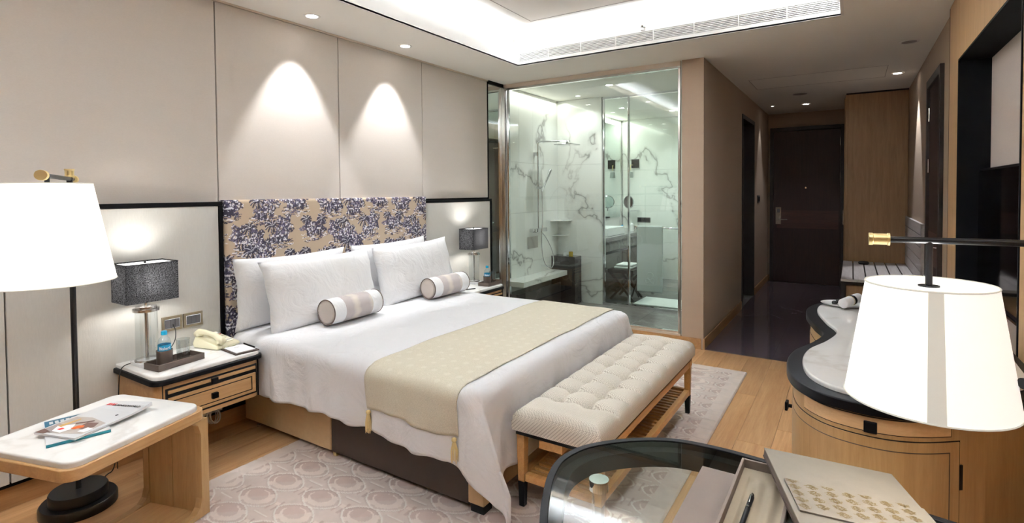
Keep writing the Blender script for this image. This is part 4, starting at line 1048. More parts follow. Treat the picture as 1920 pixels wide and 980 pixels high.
# ================================================================= FLOOR LAMP (left) and DESK LAMP (right)
def t_lamp(t, pole, zfoot, ztop, shade_c, zs_top, zs_bot, rt, rb, arm_z, arm_over, pr, foot_r, foot_h, power, capr=None, seam=.10):
    px_, py_ = pole; sx_, sy_ = shade_c; d = Vector((sx_-px_, sy_-py_, 0)).normalized(); capr = capr or pr*1.9
    obj('foot', B().lathe([(.001, 0), (foot_r, 0), (foot_r, foot_h*.8), (foot_r-.006, foot_h), (.001, foot_h)], (px_, py_, zfoot), 48), 'black_metal', t, smooth=40)
    obj('upper_foot', B().lathe([(.001, 0), (foot_r*.76, 0), (foot_r*.76, foot_h*.9), (foot_r*.73, foot_h*1.05), (.001, foot_h*1.05)], (px_, py_, zfoot+foot_h+.0005), 48), 'black_metal', t, smooth=40)
    obj('pole', B().tube([(px_, py_, zfoot+foot_h*2), (px_, py_, ztop)], pr, 16), 'black_metal', t, smooth=60)
    obj('pole_cap', B().lathe([(.001, 0), (capr, 0), (capr, .006), (capr*.88, .008), (capr*.88, .032), (capr, .034), (capr, .04), (.001, .04)], (px_, py_, ztop), 24), 'brass', t, smooth=40)
    p0 = Vector((px_, py_, arm_z))-d*(pr*2+.05); p1 = Vector((sx_, sy_, arm_z))+d*arm_over
    obj('arm', B().tube([p0, p1], pr*.8, 14), 'black_metal', t, smooth=60)
    for p, s in ((p1, 1), (p0, -1)):
        q = d*s; obj('arm_cap', B().tube([p, p+q*.004, p+q*.005, p+q*.030, p+q*.031, p+q*.038], [capr, capr, capr*.9, capr*.9, capr, capr], 24), 'brass', t, smooth=40)
    obj('hanger', B().tube([(sx_, sy_, arm_z-.0), (sx_, sy_, zs_top-.008)], pr*.75, 12), 'black_metal', t, smooth=60)
    n = 72
    obj('lamp_shade', B().lathe([(rb, zs_bot-zs_top), (rt, 0), (rt-.002, 0), (rb-.002, zs_bot-zs_top), (rb, zs_bot-zs_top)], (sx_, sy_, zs_top), n, False), 'lampshade_white', t, smooth=50)
    obj('shade_top', B().lathe([(.001, -.008), (rt-.002, -.008), (rt-.002, -.006), (.001, -.006)], (sx_, sy_, zs_top), n), 'lampshade_white', t, smooth=50)
    obj('shade_boss', B().lathe([(.001, -.0055), (pr*2.2, -.0055), (pr*2.2, -.003), (.001, -.003)], (sx_, sy_, zs_top), 20), 'black_metal', t)
    for r_, z_ in ((rt, zs_top), (rb, zs_bot)):
        obj('shade_rim', B().tube([(sx_+r_*math.cos(2*PI*k/60), sy_+r_*math.sin(2*PI*k/60), z_) for k in range(61)], .0018, 6), 'shade_seam', t, smooth=180)
    a = math.atan2(-sy_, -sx_)+seam; w = .030   # vertical seam of the shade
    pts = []
    for (r_, z_) in ((rt+.0008, zs_top), (rb+.0008, zs_bot)):
        da = w/r_*(.8 if r_ < rb else 1)
        pts += [(sx_+r_*math.cos(a-da/2), sy_+r_*math.sin(a-da/2), z_), (sx_+r_*math.cos(a+da/2), sy_+r_*math.sin(a+da/2), z_)]
    obj('shade_seam', B().add(pts, [(0, 1, 3, 2)]), 'shade_seam', t)
    spot(t.name+'_down', (sx_, sy_, zs_bot+.03), (0, 0, -1), power, 2.3, .9, (1, .98, .95), .06)
    spot(t.name+'_up', (sx_, sy_, zs_top-.001), (0, 0, 1), power*.35, 2.6, .9, (1, .98, .95), .05)
fl = thing('floor_lamp', 'black floor lamp with large white cone shade beside the small marble table', 'floor lamp', (1.0, 3.13, 0))
t_lamp(fl, (1.0, 3.13), .0005, 1.585, (.79, 2.70), 1.548, 1.155, .145, .216, 1.578, .07, .012, .152, .045, 4, .02, 2.2)
dl = thing('desk_lamp', 'black lamp with white cone shade standing on the glass desk', 'desk lamp', (1.42, -.36, .7525))
t_lamp(dl, (1.42, -.36), .7525, 1.44, (1.41, -.138), 1.300, 1.055, .112, .149, 1.391, .068, .0085, .112, .016, 6, .0135)
obj('adjusting_knob', B().tube([(1.42, -.36, 1.128), (1.366, -.276, 1.128)], .0105, 16), 'black_metal', dl, smooth=60)
obj('knob_collar', B().tube([(1.42, -.36, 1.105), (1.42, -.36, 1.155)], .013, 16), 'brass', dl, smooth=60)
cord('floor_lamp_cord', [(1.06, 3.17, .006), (1.14, 3.22, .006), (1.16, 3.30, .006), (1.19, 3.35, .006), (1.22, 3.33, .02), (1.24, 3.345, .12)], .003, 'rubber', 'black cord trailing to the wall', parent=fl)

# ================================================================= SMALL MARBLE TABLE (left foreground)
ta = math.radians(16.5)
st = thing('side_table', 'small c-shaped oak side table with white marble top in the left foreground', 'side table', (.934, 2.694, 0), ta)
obj('marble_top', softslab(B(), rrect(-.285, .285, -.258, .258, .055, 8), .508, .530, .008), 'marble_white', st, smooth=50, local=True)
obj('frame', B().prism(rrect(-.298, .306, -.270, .270, .06, 8), .462, .5075), 'oak', st, smooth=40, bevel=.003, local=True)
b = B()
zq = .0150
prof = [(.302, .4615), (.302, zq), (-.22, zq), (-.22, .032), (.19, .032), (.225, .038), (.25, .060), (.262, .10), (.262, .40), (.250, .44), (.225, .4615)]
n_ = len(prof)
b.add([(x, -.268, z) for x, z in prof]+[(x, -.235, z) for x, z in prof], [tuple(range(n_)), tuple(range(n_, 2*n_))[::-1]]+[(i, n_+i, n_+(i+1) % n_, (i+1) % n_) for i in range(n_)])
obj('leg', b, 'oak_vertical', st, local=True)
b = B(); b.add([(x, .050, z) for x, z in prof]+[(x, .083, z) for x, z in prof], [tuple(range(n_)), tuple(range(n_, 2*n_))[::-1]]+[(i, n_+i, n_+(i+1) % n_, (i+1) % n_) for i in range(n_)])
obj('leg', b, 'oak_vertical', st, local=True)
obj('leg_panel', B().box(.266, .298, -.234, -.093, zq, .461), 'oak_vertical', st, local=True, bevel=.001)
obj('leg_panel', B().box(.266, .298, -.089, .049, zq, .461), 'oak_vertical', st, local=True, bevel=.001)
obj('base_plate', B().box(-.22, .265, -.234, .049, zq, .031), 'oak', st, local=True)
# magazines
bk = thing('magazine', 'teal covered magazine lying underneath the white one on the small table', 'magazine', (.865, 2.715, .5305), math.radians(-14))
obj('pages', B().box(-.098, .098, -.142, .142, .001, .0110), 'paper', bk, local=True)
obj('cover', B().box(-.1, .1, -.146, .145, .0111, .0122), 'pale_print', bk, local=True)
obj('spine', B().box(-.1, .1, -.1465, -.1425, .0, .0111), 'teal_cover', bk, local=True)
obj('cover_photo', B().box(-.095, .09, -.02, .135, .0123, .0126), 'teal_dark', bk, local=True)
for k in range(5): obj('cover_text', B().box(-.08+k*.018, -.068+k*.018, .085, .118, .0127, .0129), 'pale_print', bk, local=True)
mg = thing('magazine', 'white business magazine lying on top on the small table, title in red and black', 'magazine', (.932, 2.704, .5435), math.radians(18))
def warp(x, y): return .015*max(0, (x-.05)/.12)**1.6*(.112-y)/.216
def sheetz(nm, m, x0, x1, y0, y1, z0, z1, up=0):
    b = B(); n = 16; vs = []
    for z in (z0, z1):
        for i in range(n+1):
            x = x0+(x1-x0)*i/n
            for y in (y0, y1): vs.append((x, y, z+warp(x, y)*(1 if z == z1 or up else .5)))
    fs = []; q = 2*(n+1)
    for i in range(n):
        a = 2*i; fs += [(a, a+1, a+3, a+2)[::-1], (q+a, q+a+2, q+a+3, q+a+1), (a, a+2, q+a+2, q+a), (a+1, q+a+1, q+a+3, a+3)]
    fs += [(0, q, q+1, 1), (2*n, 2*n+1, q+2*n+1, q+2*n)]
    b.add(vs, fs); return obj(nm, b, m, mg, local=True)
Lx, Ly = .166, .108
sheetz('pages', 'paper', -Lx, Lx, -Ly, Ly, .0005, .0072)
cv = sheetz('cover', 'pale_print', -Lx-.001, Lx+.001, -Ly-.001, Ly+.001, .0075, .0083, 1)
# cover: title reads along the short side at the far end; photo of a laid table below
def flat(nm, m, pts, z=.0088):
    b = B().prism(pts, z, z+.0002); b.v = [(x, y, zz+warp(x, y)) for x, y, zz in b.v]; return obj(nm, b, m, mg, local=True)
flat('cover_photo', 'photo_grey', [(-.155, .100), (-.01, .095), (.0, .02), (-.03, -.09), (-.13, -.095), (-.15, .0)], .0086)
flat('cover_photo', 'grey_print', [(-.15, .10), (-.075, .10), (-.10, .02), (-.155, .04)])
flat('cover_photo', 'brown_print', [(-.165, .104), (-.13, .104), (-.145, .05), (-.165, .06)], .0091)
flat('cover_photo', 'paper', [(-.14, .05), (-.10, .075), (-.07, .02), (-.11, -.01), (-.145, .0)], .0094)
flat('cover_photo', 'brown_print', [(-.095, -.02), (-.045, -.01), (-.035, -.06), (-.07, -.08), (-.10, -.06)], .0091)
flat('cover_photo', 'paper', [(-.12, -.055), (-.08, -.06), (-.085, -.095), (-.12, -.09)], .0094)
flat('cover_photo', 'orange_print', [(-.105, .0), (-.075, -.005), (-.07, -.03), (-.085, -.04), (-.108, -.022)], .0097)
flat('cover_photo', 'red_print', [(-.125, .045), (-.108, .04), (-.112, .02), (-.128, .025)], .0097)
flat('cover_photo', 'tan_print', [(-.10, .075), (-.02, .055), (-.03, .046), (-.105, .05)], .0097)
flat('cover_photo', 'brown_print', [(-.06, .03), (-.02, -.02), (-.03, -.028), (-.07, .022)], .0097)
flat('cover_photo', 'black_print', [(.035, -.062), (.045, -.066), (.05, -.056), (.04, -.052)], .0091)
for s_, y_, m_ in (('BW', .098, 'red_print'), ('BUSINESSWORLD', .062, 'black_print')):
    tx = text('cover_title', s_, .027 if s_ == 'BW' else .0192, m_, mg, Matrix.Identity(4), .0001)
    for v in tx.data.vertices:     # letters run across the short side, tops towards +x
        p = root_matrix(mg) @ v.co
        X, Y = .118+p.y, y_-p.x
        v.co = (X, Y, .0092+warp(X, Y)+p.z)
# ================================================================= GLASS DESK (right foreground)
desk_o = [(.90, -.54), (.86, -.25), (.855, .10), (.865, .32), (.905, .47), (.975, .555), (1.047, .600), (1.139, .642), (1.22, .672), (1.312, .686), (1.42, .655), (1.525, .562), (1.592, .451), (1.61, .332), (1.602, .203), (1.575, .03), (1.527, -.153), (1.50, -.35), (1.49, -.54)]
def spline(pts, n=8):
    out = []
    for i in range(1, len(pts)-2):
        p0, p1, p2, p3 = [Vector(q) for q in pts[i-1:i+3]]
        for k in range(n):
            t = k/n; out.append(tuple(.5*((2*p1)+(p2-p0)*t+(2*p0-5*p1+4*p2-p3)*t*t+(3*p1-p0-3*p2+p3)*t**3)))
    out.append(pts[-2]); return out
do = spline([desk_o[0]]+desk_o+[desk_o[-1]], 6)
a_ = sum(do[i][0]*do[(i+1) % len(do)][1]-do[(i+1) % len(do)][0]*do[i][1] for i in range(len(do)))
if a_ < 0: do = do[::-1]
desk = thing('desk', 'glass topped writing desk with curved black rim in the right foreground', 'desk', (1.25, 0, 0))
def rimband(o1, o2, zA, zB):       # o1 outer, o2 inner
    n = len(o1); b = B()
    b.v = [(x, y, z) for o_, z in ((o1, zA), (o1, zB), (o2, zB), (o2, zA)) for x, y in o_]
    for i in range(n):
        j = (i+1) % n
        for k in range(4): b.f.append((k*n+i, k*n+j, ((k+1) % 4)*n+j, ((k+1) % 4)*n+i))
    return b
obj('rim', rimband(do, offset(do, .019), .685, .7545), 'desk_rim', desk, smooth=60, bevel=.002)
obj('apron', rimband(offset(do, .0195), offset(do, .05), .690, .735), 'black_matte', desk, smooth=60)
obj('glass_top', B().prism(offset(do, .0195), .742, .752), 'desk_glass', desk)
lx, ly = 1.288, .557
obj('steel_puck', B().lathe([(.001, 0), (.026, 0), (.026, -.004), (.001, -.004)], (lx, ly, .7412), 40), 'brushed_steel', desk, smooth=40)
obj('puck_body', B().lathe([(.0255, -.0045), (.0255, -.028), (.001, -.028)], (lx, ly, .7412), 40, False), 'chrome', desk, smooth=40)
obj('leg', B().lathe([(.019, 0.0145), (.019, .712)], (lx, ly, 0), 24, False), 'glassware', desk, smooth=180)
for x in (.92, 1.42): obj('leg', B().box(x, x+.04, -.50, -.46, .001, .69), 'black_metal', desk, bevel=.003)
obj('cross_bar', B().box(.961, 1.419, -.49, -.47, .60, .64), 'black_metal', desk)
ZD = .7525
bl = tag(obj('desk_blotter', B().box(1.02, 1.47, .247, .335, ZD, ZD+.004), 'blotter_taupe', bevel=.001), 'taupe leather writing pad lying on the glass desk', 'desk pad')
pt = thing('pen_tray', 'long taupe leather stationery tray with pen grooves on the glass desk', 'pen tray', (1.27, .20, ZD))
ty0, ty1, tx0, tx1 = .118, .243, 1.02, 1.518
for q in ((tx0, tx1, ty1-.007, ty1), (tx0, tx1, ty0, ty0+.007), (tx1-.007, tx1, ty0+.0072, ty1-.0072), (tx0, tx0+.007, ty0+.0072, ty1-.0072)):
    obj('tray_wall', B().box(*q, ZD, .783), 'tray_taupe', pt, bevel=.001)
def grooves(u, v):
    x = 1.03+.475*u; y = ty0+.008+(ty1-ty0-.016)*v; m = 1/(1+math.exp(-(1.455-x)/.004))
    g_ = .006*(.5+.5*math.cos((v-.12)*PI*6.3)) if v < .82 else .0
    return (x, y, ZD+.011-m*g_)
obj('groove_insert', B().grid(grooves, 60, 60), 'tray_lining', pt, smooth=180)
obj('tray_base', B().box(tx0+.008, tx1-.008, ty0+.008, ty1-.008, ZD, ZD+.003), 'tray_taupe', pt)
pen = thing('ballpoint_pen', 'black pen with chrome clip lying in the tray groove on the desk', 'pen', (1.30, .195, .767))
pz = .770
obj('barrel', B().tube([(1.12, .199, pz), (1.13, .199, pz), (1.30, .196, pz)], [.003, .0052, .0056], 16), 'black_lacquer', pen, smooth=60)
obj('centre_ring', B().tube([(1.3005, .196, pz), (1.306, .196, pz)], .006, 16), 'chrome', pen, smooth=60)
obj('cap', B().tube([(1.3065, .196, pz), (1.352, .195, pz)], .0056, 16), 'black_lacquer', pen, smooth=60)
obj('cap_end', B().tube([(1.3525, .195, pz), (1.36, .195, pz), (1.368, .195, pz)], [.0058, .0058, .0035], 16), 'chrome', pen, smooth=60)
obj('clip', B().tube([(1.36, .195, pz+.007), (1.345, .195, pz+.010), (1.315, .195, pz+.0075)], .0014, 8), 'chrome', pen, smooth=60)
wc = thing('menu_card', 'white card with thin grey border half hidden under the leather folder', 'card', (1.33, .11, ZD))
obj('card', B().add([(1.399, .150, ZD+.002), (1.20, .153, ZD+.002), (1.20, .03, ZD+.002), (1.40, .03, ZD+.002), (1.399, .150, ZD+.0045), (1.20, .153, ZD+.0045), (1.20, .03, ZD+.0045), (1.40, .03, ZD+.0045)], [(0, 1, 2, 3), (4, 7, 6, 5), (0, 4, 5, 1), (1, 5, 6, 2), (2, 6, 7, 3), (3, 7, 4, 0)]), 'paper', wc)
obj('border', B().box(1.205, 1.392, .1435, .1445, ZD+.0046, ZD+.0048).box(1.391, 1.392, .035, .1445, ZD+.0046, ZD+.0048), 'grey_print', wc)
# leather folder, resting tilted on the tray edge
fp1, fu, fv = Vector((1.538, .192, .815)), Vector((.094, -.282, -.035)), Vector((-.306, -.1215, 0))
fv = fv-fu*(fv.dot(fu)/fu.dot(fu)); fn_ = fv.cross(fu).normalized()
if fn_.z < 0: fn_ = -fn_
def fpt(a, b_, h): return tuple(fp1+fu*a+fv*b_+fn_*h)
def fslab(a0, a1, b0, b1, h0, h1):
    return B().add([fpt(a0, b0, h0), fpt(a1, b0, h0), fpt(a1, b1, h0), fpt(a0, b1, h0), fpt(a0, b0, h1), fpt(a1, b0, h1), fpt(a1, b1, h1), fpt(a0, b1, h1)],
                   [(0, 3, 2, 1), (4, 5, 6, 7), (0, 1, 5, 4), (1, 2, 6, 5), (2, 3, 7, 6), (3, 0, 4, 7)])
fo = thing('compendium', 'large grey leather folder with gold patterned band lying on the desk tray', 'folder', (1.40, 0, ZD))
obj('back_cover', fslab(0, 1, 0, 1.12, -.0235, -.0195), 'leather_dark', fo, bevel=.001)
obj('pages', fslab(.004, .99, .005, 1.11, -.0194, -.0040), 'dark_leather', fo)
obj('page_edge', fslab(.002, .994, .004, 1.115, -.0039, -.0026), 'tray_lining', fo)
obj('front_cover', fslab(0, 1, 0, 1.12, -.0025, 0), 'leather_grey', fo, bevel=.0008)
bn = obj('patterned_band', fslab(.04, 1.0, .485, .885, .0003, .0040), 'leather_grey', fo, bevel=.0005)
M_f = Matrix.Identity(4)
rs5 = random.Random(5)
gb = B()                                           # gold damask sprigs printed in rows
for i in range(8):
    for j in range(6):
        ca, cb = .09+.128*i, .500+.082*j+(.041 if i % 2 else 0)
        if ca > .97 or cb > .865: continue
        for k in range(150):
            t = rs5.random(); ww = .052*math.sin(PI*min(1, t*1.05))**.7*(.55+.45*abs(math.cos(t*9)))
            a = ca+(rs5.random()*2-1)*ww; b2 = cb-.032+.064*t; sa, sb = .0040+.004*rs5.random(), .0028+.002*rs5.random()
            if a+sa > .995 or b2+sb > .883 or b2 < .488: continue
            gb.add([fpt(a-sa, b2, .0042), fpt(a, b2-sb, .0042), fpt(a+sa, b2, .0042), fpt(a, b2+sb, .0042)], [(0, 1, 2, 3)])
plain('gold_print', C(104, 86, 54), 0.5, 0.1)
g_ = obj('gold_sprigs', gb, 'gold_print', bn); g_['kind'] = 'stuff'

# ================================================================= SERPENTINE CHEST
co = [(2.33, -.545), (2.15, -.41), (2.06, -.335), (1.95, -.193), (1.913, -.076), (1.934, .048), (1.998, .128), (2.102, .180), (2.261, .204), (2.427, .191), (2.602, .135), (2.78, .105), (2.95, .150), (3.204, .200), (3.395, .190), (3.53, .127), (3.61, -.038), (3.63, -.25), (3.63, -.545)]
cs = spline([(2.5, -.60)]+co+[(3.63, -.8)], 6)
cs = cs[::-1]      # counter-clockwise
def arc(pts):
    L = [0]
    for a, b_ in zip(pts, pts[1:]): L.append(L[-1]+math.dist(a, b_))
    return L
def inset_open(pts, d):
    out = []
    for i in range(len(pts)):
        a, b_ = Vector(pts[max(i-1, 0)]), Vector(pts[min(i+1, len(pts)-1)]); t = (b_-a).normalized(); p = (pts[i][0]-t.y*d, pts[i][1]+t.x*d); out.append((p[0], max(p[1], -.545)))
    return out
chest = thing('chest', 'curved oak sideboard with black edged white marble top against the television wall', 'sideboard', (2.8, -.3, 0))
def rclose(o_): return o_
b = softslab(B(), inset_open(cs, .0), .818, .850, .006); obj('rim', b, 'black_lacquer', chest, smooth=50)
b = softslab(B(), inset_open(cs, .052), .8505, .866, .007); obj('marble_top', b, 'marble_white', chest, smooth=50)
body_o = inset_open(cs, .022)
obj('body', B().prism(body_o, .05, .8175), 'oak_vertical', chest, smooth=40)
obj('plinth', B().prism(inset_open(cs, .05), .0005, .0495), 'black_matte', chest, smooth=40)
AL = arc(body_o)
def near_s(x, y): return min(range(len(body_o)), key=lambda i: math.dist(body_o[i], (x, y)))
def strip(s0, s1, z0, z1, d0, d1, n=50):
    L0, L1 = s0, s1; R = []
    for k in range(n+1):
        s = L0+(L1-L0)*k/n; i = max(j for j in range(len(AL)) if AL[j] <= s+1e-9); i = min(i, len(AL)-2)
        f = (s-AL[i])/(AL[i+1]-AL[i]); p = Vector(body_o[i]).lerp(Vector(body_o[i+1]), f); t = (Vector(body_o[min(i+2, len(AL)-1)])-Vector(body_o[max(i-1, 0)])).normalized()
        o1 = p+Vector((t.y, -t.x))*d1; o0 = p+Vector((t.y, -t.x))*d0
        R.append([(o0.x, o0.y, z0), (o1.x, o1.y, z0), (o1.x, o1.y, z1), (o0.x, o0.y, z1)])
    return B().rings(R)
def S_(x, y): return AL[near_s(x, y)]
sa, sb = S_(2.36, .19), S_(2.04, -.29)          # lower door, from the bulge round to the near end
dA = S_(2.04, .13); dB = S_(2.0, -.26)
obj('door_gap', strip(sa, sb, .08, .748, -.002, .0006), 'gap_black', chest, smooth=40)
cd_ = obj('door', strip(sa+.004, sb-.004, .083, .7445, -.001, .003), 'oak_vertical', chest, smooth=40)
gp_ = .004
obj('groove', strip(sa+.03, sb-.035, .712, .715, .0028, .0034), 'dark_leather', cd_)
obj('groove', strip(sb-.038, sb-.035, .11, .715, .0028, .0034, 3), 'dark_leather', cd_)
obj('drawer_gap', strip(dA-.003, dB+.003, .760, .8085, -.002, .0006), 'gap_black', chest, smooth=40)
cdr = obj('drawer', strip(dA, dB, .763, .8055, -.001, .002), 'oak_light', chest, smooth=40)
def knob(s, z, par, w=.017):
    i = min(max(j for j in range(len(AL)) if AL[j] <= s), len(AL)-2); p = Vector(body_o[i]).lerp(Vector(body_o[i+1]), (s-AL[i])/(AL[i+1]-AL[i])); t = (Vector(body_o[i+1])-Vector(body_o[i])).normalized(); n = Vector((t.y, -t.x))
    b = B(); q0 = Vector((*(p+n*.003), z)); q1 = Vector((*(p+n*.022), z)); q2 = Vector((*(p+n*.032), z))
    b.bar(q0, q1, .012, .012); b.bar(q1+Vector((*n, 0))*.0002, q2, w*2, w*2); obj('knob', b, 'black_lacquer', par, bevel=.002)
knob((dA+dB)/2, .785, cdr)
knob(sa+.05, .655, cd_)
obj('hinge', strip(sb-.004, sb+.006, .60, .675, .001, .005, 2), 'black_metal', chest)
s2, s3 = S_(3.45, .15), S_(2.9, .12)
obj('door_gap', strip(s2, s3, .08, .748, -.002, .0006), 'gap_black', chest, smooth=40)
cd2 = obj('door', strip(s2+.004, s3-.004, .083, .7445, -.001, .003), 'oak_vertical', chest, smooth=40)
knob(s3-.05, .655, cd2)
# plate with rolled napkin
ZC = .8665
pl = thing('plate', 'white oval plate with dark sweets at the far end of the sideboard', 'plate', (3.40, .03, ZC))
b = B().lathe([(.001, .004), (.075, .004), (.11, .014), (.112, .016), (.108, .016), (.072, .007), (.001, .007)], (0, 0, 0), 40); b.v = [(x*.8+3.40, y+.03, z+ZC-.003) for x, y, z in b.v]
obj('dish', b, 'ceramic', pl, smooth=60)
for x, y, wh in ((3.395, .075, 'nearer'), (3.43, .06, 'farther')):
    tag(obj('chocolate', B().lathe([(.001, 0), (.013, .002), (.014, .01), (.009, .018), (.001, .02)], (x, y, ZC+.005), 14), 'rubber', smooth=60), 'dark round chocolate on the white plate, the %s of the two' % wh, 'sweet', 'chocolates on the plate')
nk = thing('rolled_napkin', 'white rolled napkin with black band lying across the plate', 'napkin', (3.36, -.0, ZC))
v0, v1 = Vector((3.42, -.035, ZC+.048)), Vector((3.27, .035, ZC+.034))
obj('roll', B().tube([v0.lerp(v1, t) for t in (0, .02, .3, .6, .98, 1)], [.020, .024, .025, .025, .025, .022], 24), 'linen_white', nk, smooth=60)
obj('band', B().tube([v0.lerp(v1, .40), v0.lerp(v1, .52)], .0262, 24), 'black_lacquer', nk, smooth=60)
obj('band', B().tube([v0.lerp(v1, .55), v0.lerp(v1, .57)], .0262, 24), 'brass', nk, smooth=60)
# ================================================================= TELEVISION
tv = thing('television', 'large black flat television in the dark recess of the right wall', 'television', (3.75, -.69, .86))
obj('frame', B().box(3.07, 4.42, -.70, -.664, .862, 1.617), 'black_lacquer', tv, bevel=.003)
obj('screen', B().box(3.082, 4.408, -.6638, -.661, .884, 1.603), 'tv_screen', tv)
obj('edge_strip', B().box(3.07, 4.42, -.668, -.656, .850, .8615), 'brushed_steel', tv, bevel=.001)
obj('side_strip', B().box(4.4205, 4.424, -.69, -.664, .862, 1.612), 'brushed_steel', tv)
obj('wall_mount', B().box(3.5, 4.0, -.714, -.7005, 1.05, 1.4), 'black_matte', tv)
# ================================================================= LUGGAGE BENCH IN HALL
lb = thing('luggage_bench', 'long slatted pale grey luggage bench along the right hall wall', 'luggage rack', (7.3, -.24, 0))
y = -.578; ns_ = 6; w_ = (.093+.578)/ns_
for i in range(ns_): obj('slat', B().box(6.47, 8.135, y+i*w_+.006, y+(i+1)*w_-.006, .551, .573), 'grey_slat', lb, bevel=.003)
obj('edge_strip', B().box(6.462, 6.4695, -.575, .09, .548, .573), 'grey_slat', lb)
obj('frame', B().box(6.475, 8.13, -.575, .088, .515, .5505), 'black_metal', lb)
for x in (6.48, 8.09):
    for y in (.05, -.57): obj('leg', B().box(x, x+.035, y, y+.035, .001, .5145), 'black_metal', lb)
obj('drawer_box', B().box(6.53, 8.08, -.56, .045, .22, .50), 'closet_veneer', lb, bevel=.002)
obj('back_post', B().box(6.20, 6.255, -.586, -.545, .58, 1.165), 'grey_slat', lb, bevel=.002)
for i in range(5):
    z0 = .58+i*.117; obj('back_slat', B().box(6.256, 8.14, -.586, -.560, z0+.004, z0+.113), 'grey_slat', lb, bevel=.003)
tag(obj('dish', B().lathe([(.001, 0), (.05, 0), (.06, .02), (.045, .035), (.001, .04)], (7.85, -.13, .5735), 20), 'rubber', smooth=60), 'small dark round dish left on the grey luggage bench', 'dish')
kk_ = cord('thin_cable', [(3.2, -.50, .868), (3.0, -.48, .869), (2.8, -.5, .869)], .002, 'rubber', 'thin black cable along the back of the sideboard top')
cord('desk_lamp_cord', [(1.47, -.46, .757), (1.52, -.50, .77), (1.60, -.52, .74), (1.75, -.53, .55), (1.80, -.535, .42), (1.76, -.545, .35), (1.74, -.548, .40)], .004, 'rubber', 'black cord dropping behind the desk', parent=dl)

# ================================================================= BATHROOM
def mbox(b, m, par, **k): return obj(k.pop('nm'), b, m, par, **k)
sc = thing('shower_column', 'chrome shower column with rain head and hand shower on the marble wall', 'shower', (5.9, 3.40, 1.0))
ux = 5.905
obj('riser', B().tube([(ux, 3.375, 1.02), (ux, 3.375, 2.11), (ux, 3.36, 2.13), (ux, 3.34, 2.135), (ux, 2.93, 2.12)], .011, 14), 'chrome', sc, smooth=60)
obj('rain_head', B().box(ux-.12, ux+.12, 2.84, 3.08, 2.070, 2.080), 'chrome', sc, bevel=.002)
obj('head_neck', B().lathe([(.012, 0), (.018, .01), (.012, .045)], (ux, 2.96, 2.0805), 16), 'chrome', sc, smooth=60)
for z in (1.98,): obj('wall_bracket', B().box(ux-.02, ux+.02, 3.376, 3.429, z-.025, z+.025), 'chrome', sc, bevel=.002)
obj('mixer_bar', B().box(ux-.15, ux+.16, 3.33, 3.385, .985, 1.035), 'chrome', sc, bevel=.006)
for s in (-.11, .12): obj('mixer_inlet', B().tube([(ux+s, 3.386, 1.01), (ux+s, 3.4295, 1.01)], .025, 20), 'chrome', sc, smooth=60)
obj('mixer_knob', B().tube([(ux-.151, 3.357, 1.01), (ux-.185, 3.357, 1.01)], .022, 20), 'chrome', sc, smooth=60)
obj('slider', B().tube([(ux, 3.39, 1.55), (ux, 3.33, 1.55)], .018, 16), 'chrome', sc, smooth=60)
obj('hand_shower', B().tube([(ux, 3.32, 1.50), (ux+.05, 3.30, 1.60), (ux+.13, 3.27, 1.76), (ux+.14, 3.265, 1.78)], [.010, .012, .022, .02], 14), 'chrome', sc, smooth=60)
hose = [Vector(p) for p in ((ux, 3.32, 1.50), (ux-.01, 3.30, 1.2), (ux-.06, 3.30, .9), (ux-.04, 3.29, .62), (ux+.10, 3.28, .50), (ux+.24, 3.28, .52), (ux+.24, 3.29, .70), (ux+.10, 3.31, .90), (ux+.03, 3.345, .985))]
for _ in range(3):
    q = [hose[0]]
    for a, b_ in zip(hose, hose[1:]): q += [a*.75+b_*.25, a*.25+b_*.75]
    q.append(hose[-1]); hose = q
obj('hose', B().tube(hose, .007, 10), 'chrome', sc, smooth=60)
obj('control_plate', B().box(5.72, 5.98, 3.424, 3.4292, .78, .93), 'brushed_steel', sc)
sbn = thing('shower_seat', 'long white marble shower bench projecting from the marble wall', 'shower bench', (5.85, 3.3, .42))
obj('seat', B().box(5.22, 6.34, 3.185, 3.4295, .39, .45), 'marble_bath', sbn, bevel=.002)
pd = tag(obj('stone_block', B().box(6.345, 6.543, 3.075, 3.428, 0.0015, .632), 'marble_dark', bevel=.002), 'dark marble block in the shower corner behind the white bench', 'stone block')
obj('lower_block', B().box(5.22, 6.30, 3.26, 3.4285, .0015, .30), 'marble_dark', sbn)
am = thing('soap_bottle', 'small yellow soap bottle standing on the dark marble block', 'bottle', (6.42, 3.19, .6325))
obj('body', B().lathe([(.001, 0), (.028, 0), (.028, .06), (.001, .062)], (6.42, 3.17, .6325), 20), 'amber', am, smooth=50)
tag(obj('soap_dish', B().lathe([(.001, 0), (.022, 0), (.025, .05), (.001, .05)], (6.42, 3.26, .6325), 20), 'ceramic', smooth=50), 'small white pot beside the yellow soap bottle in the shower', 'pot')
for z, r_, lb_ in ((1.10, .22, 'upper quarter round glass corner shelf in the shower'), (.90, .17, 'lower quarter round glass corner shelf in the shower')):
    pts = [(6.543, 3.428)]+[(6.543-r_*math.cos(a), 3.428-r_*math.sin(a)) for a in [PI/2*k/16 for k in range(17)]]
    tag(obj('glass_shelf', B().prism(pts, z, z+.008), 'marble_white'), lb_, 'shelf')
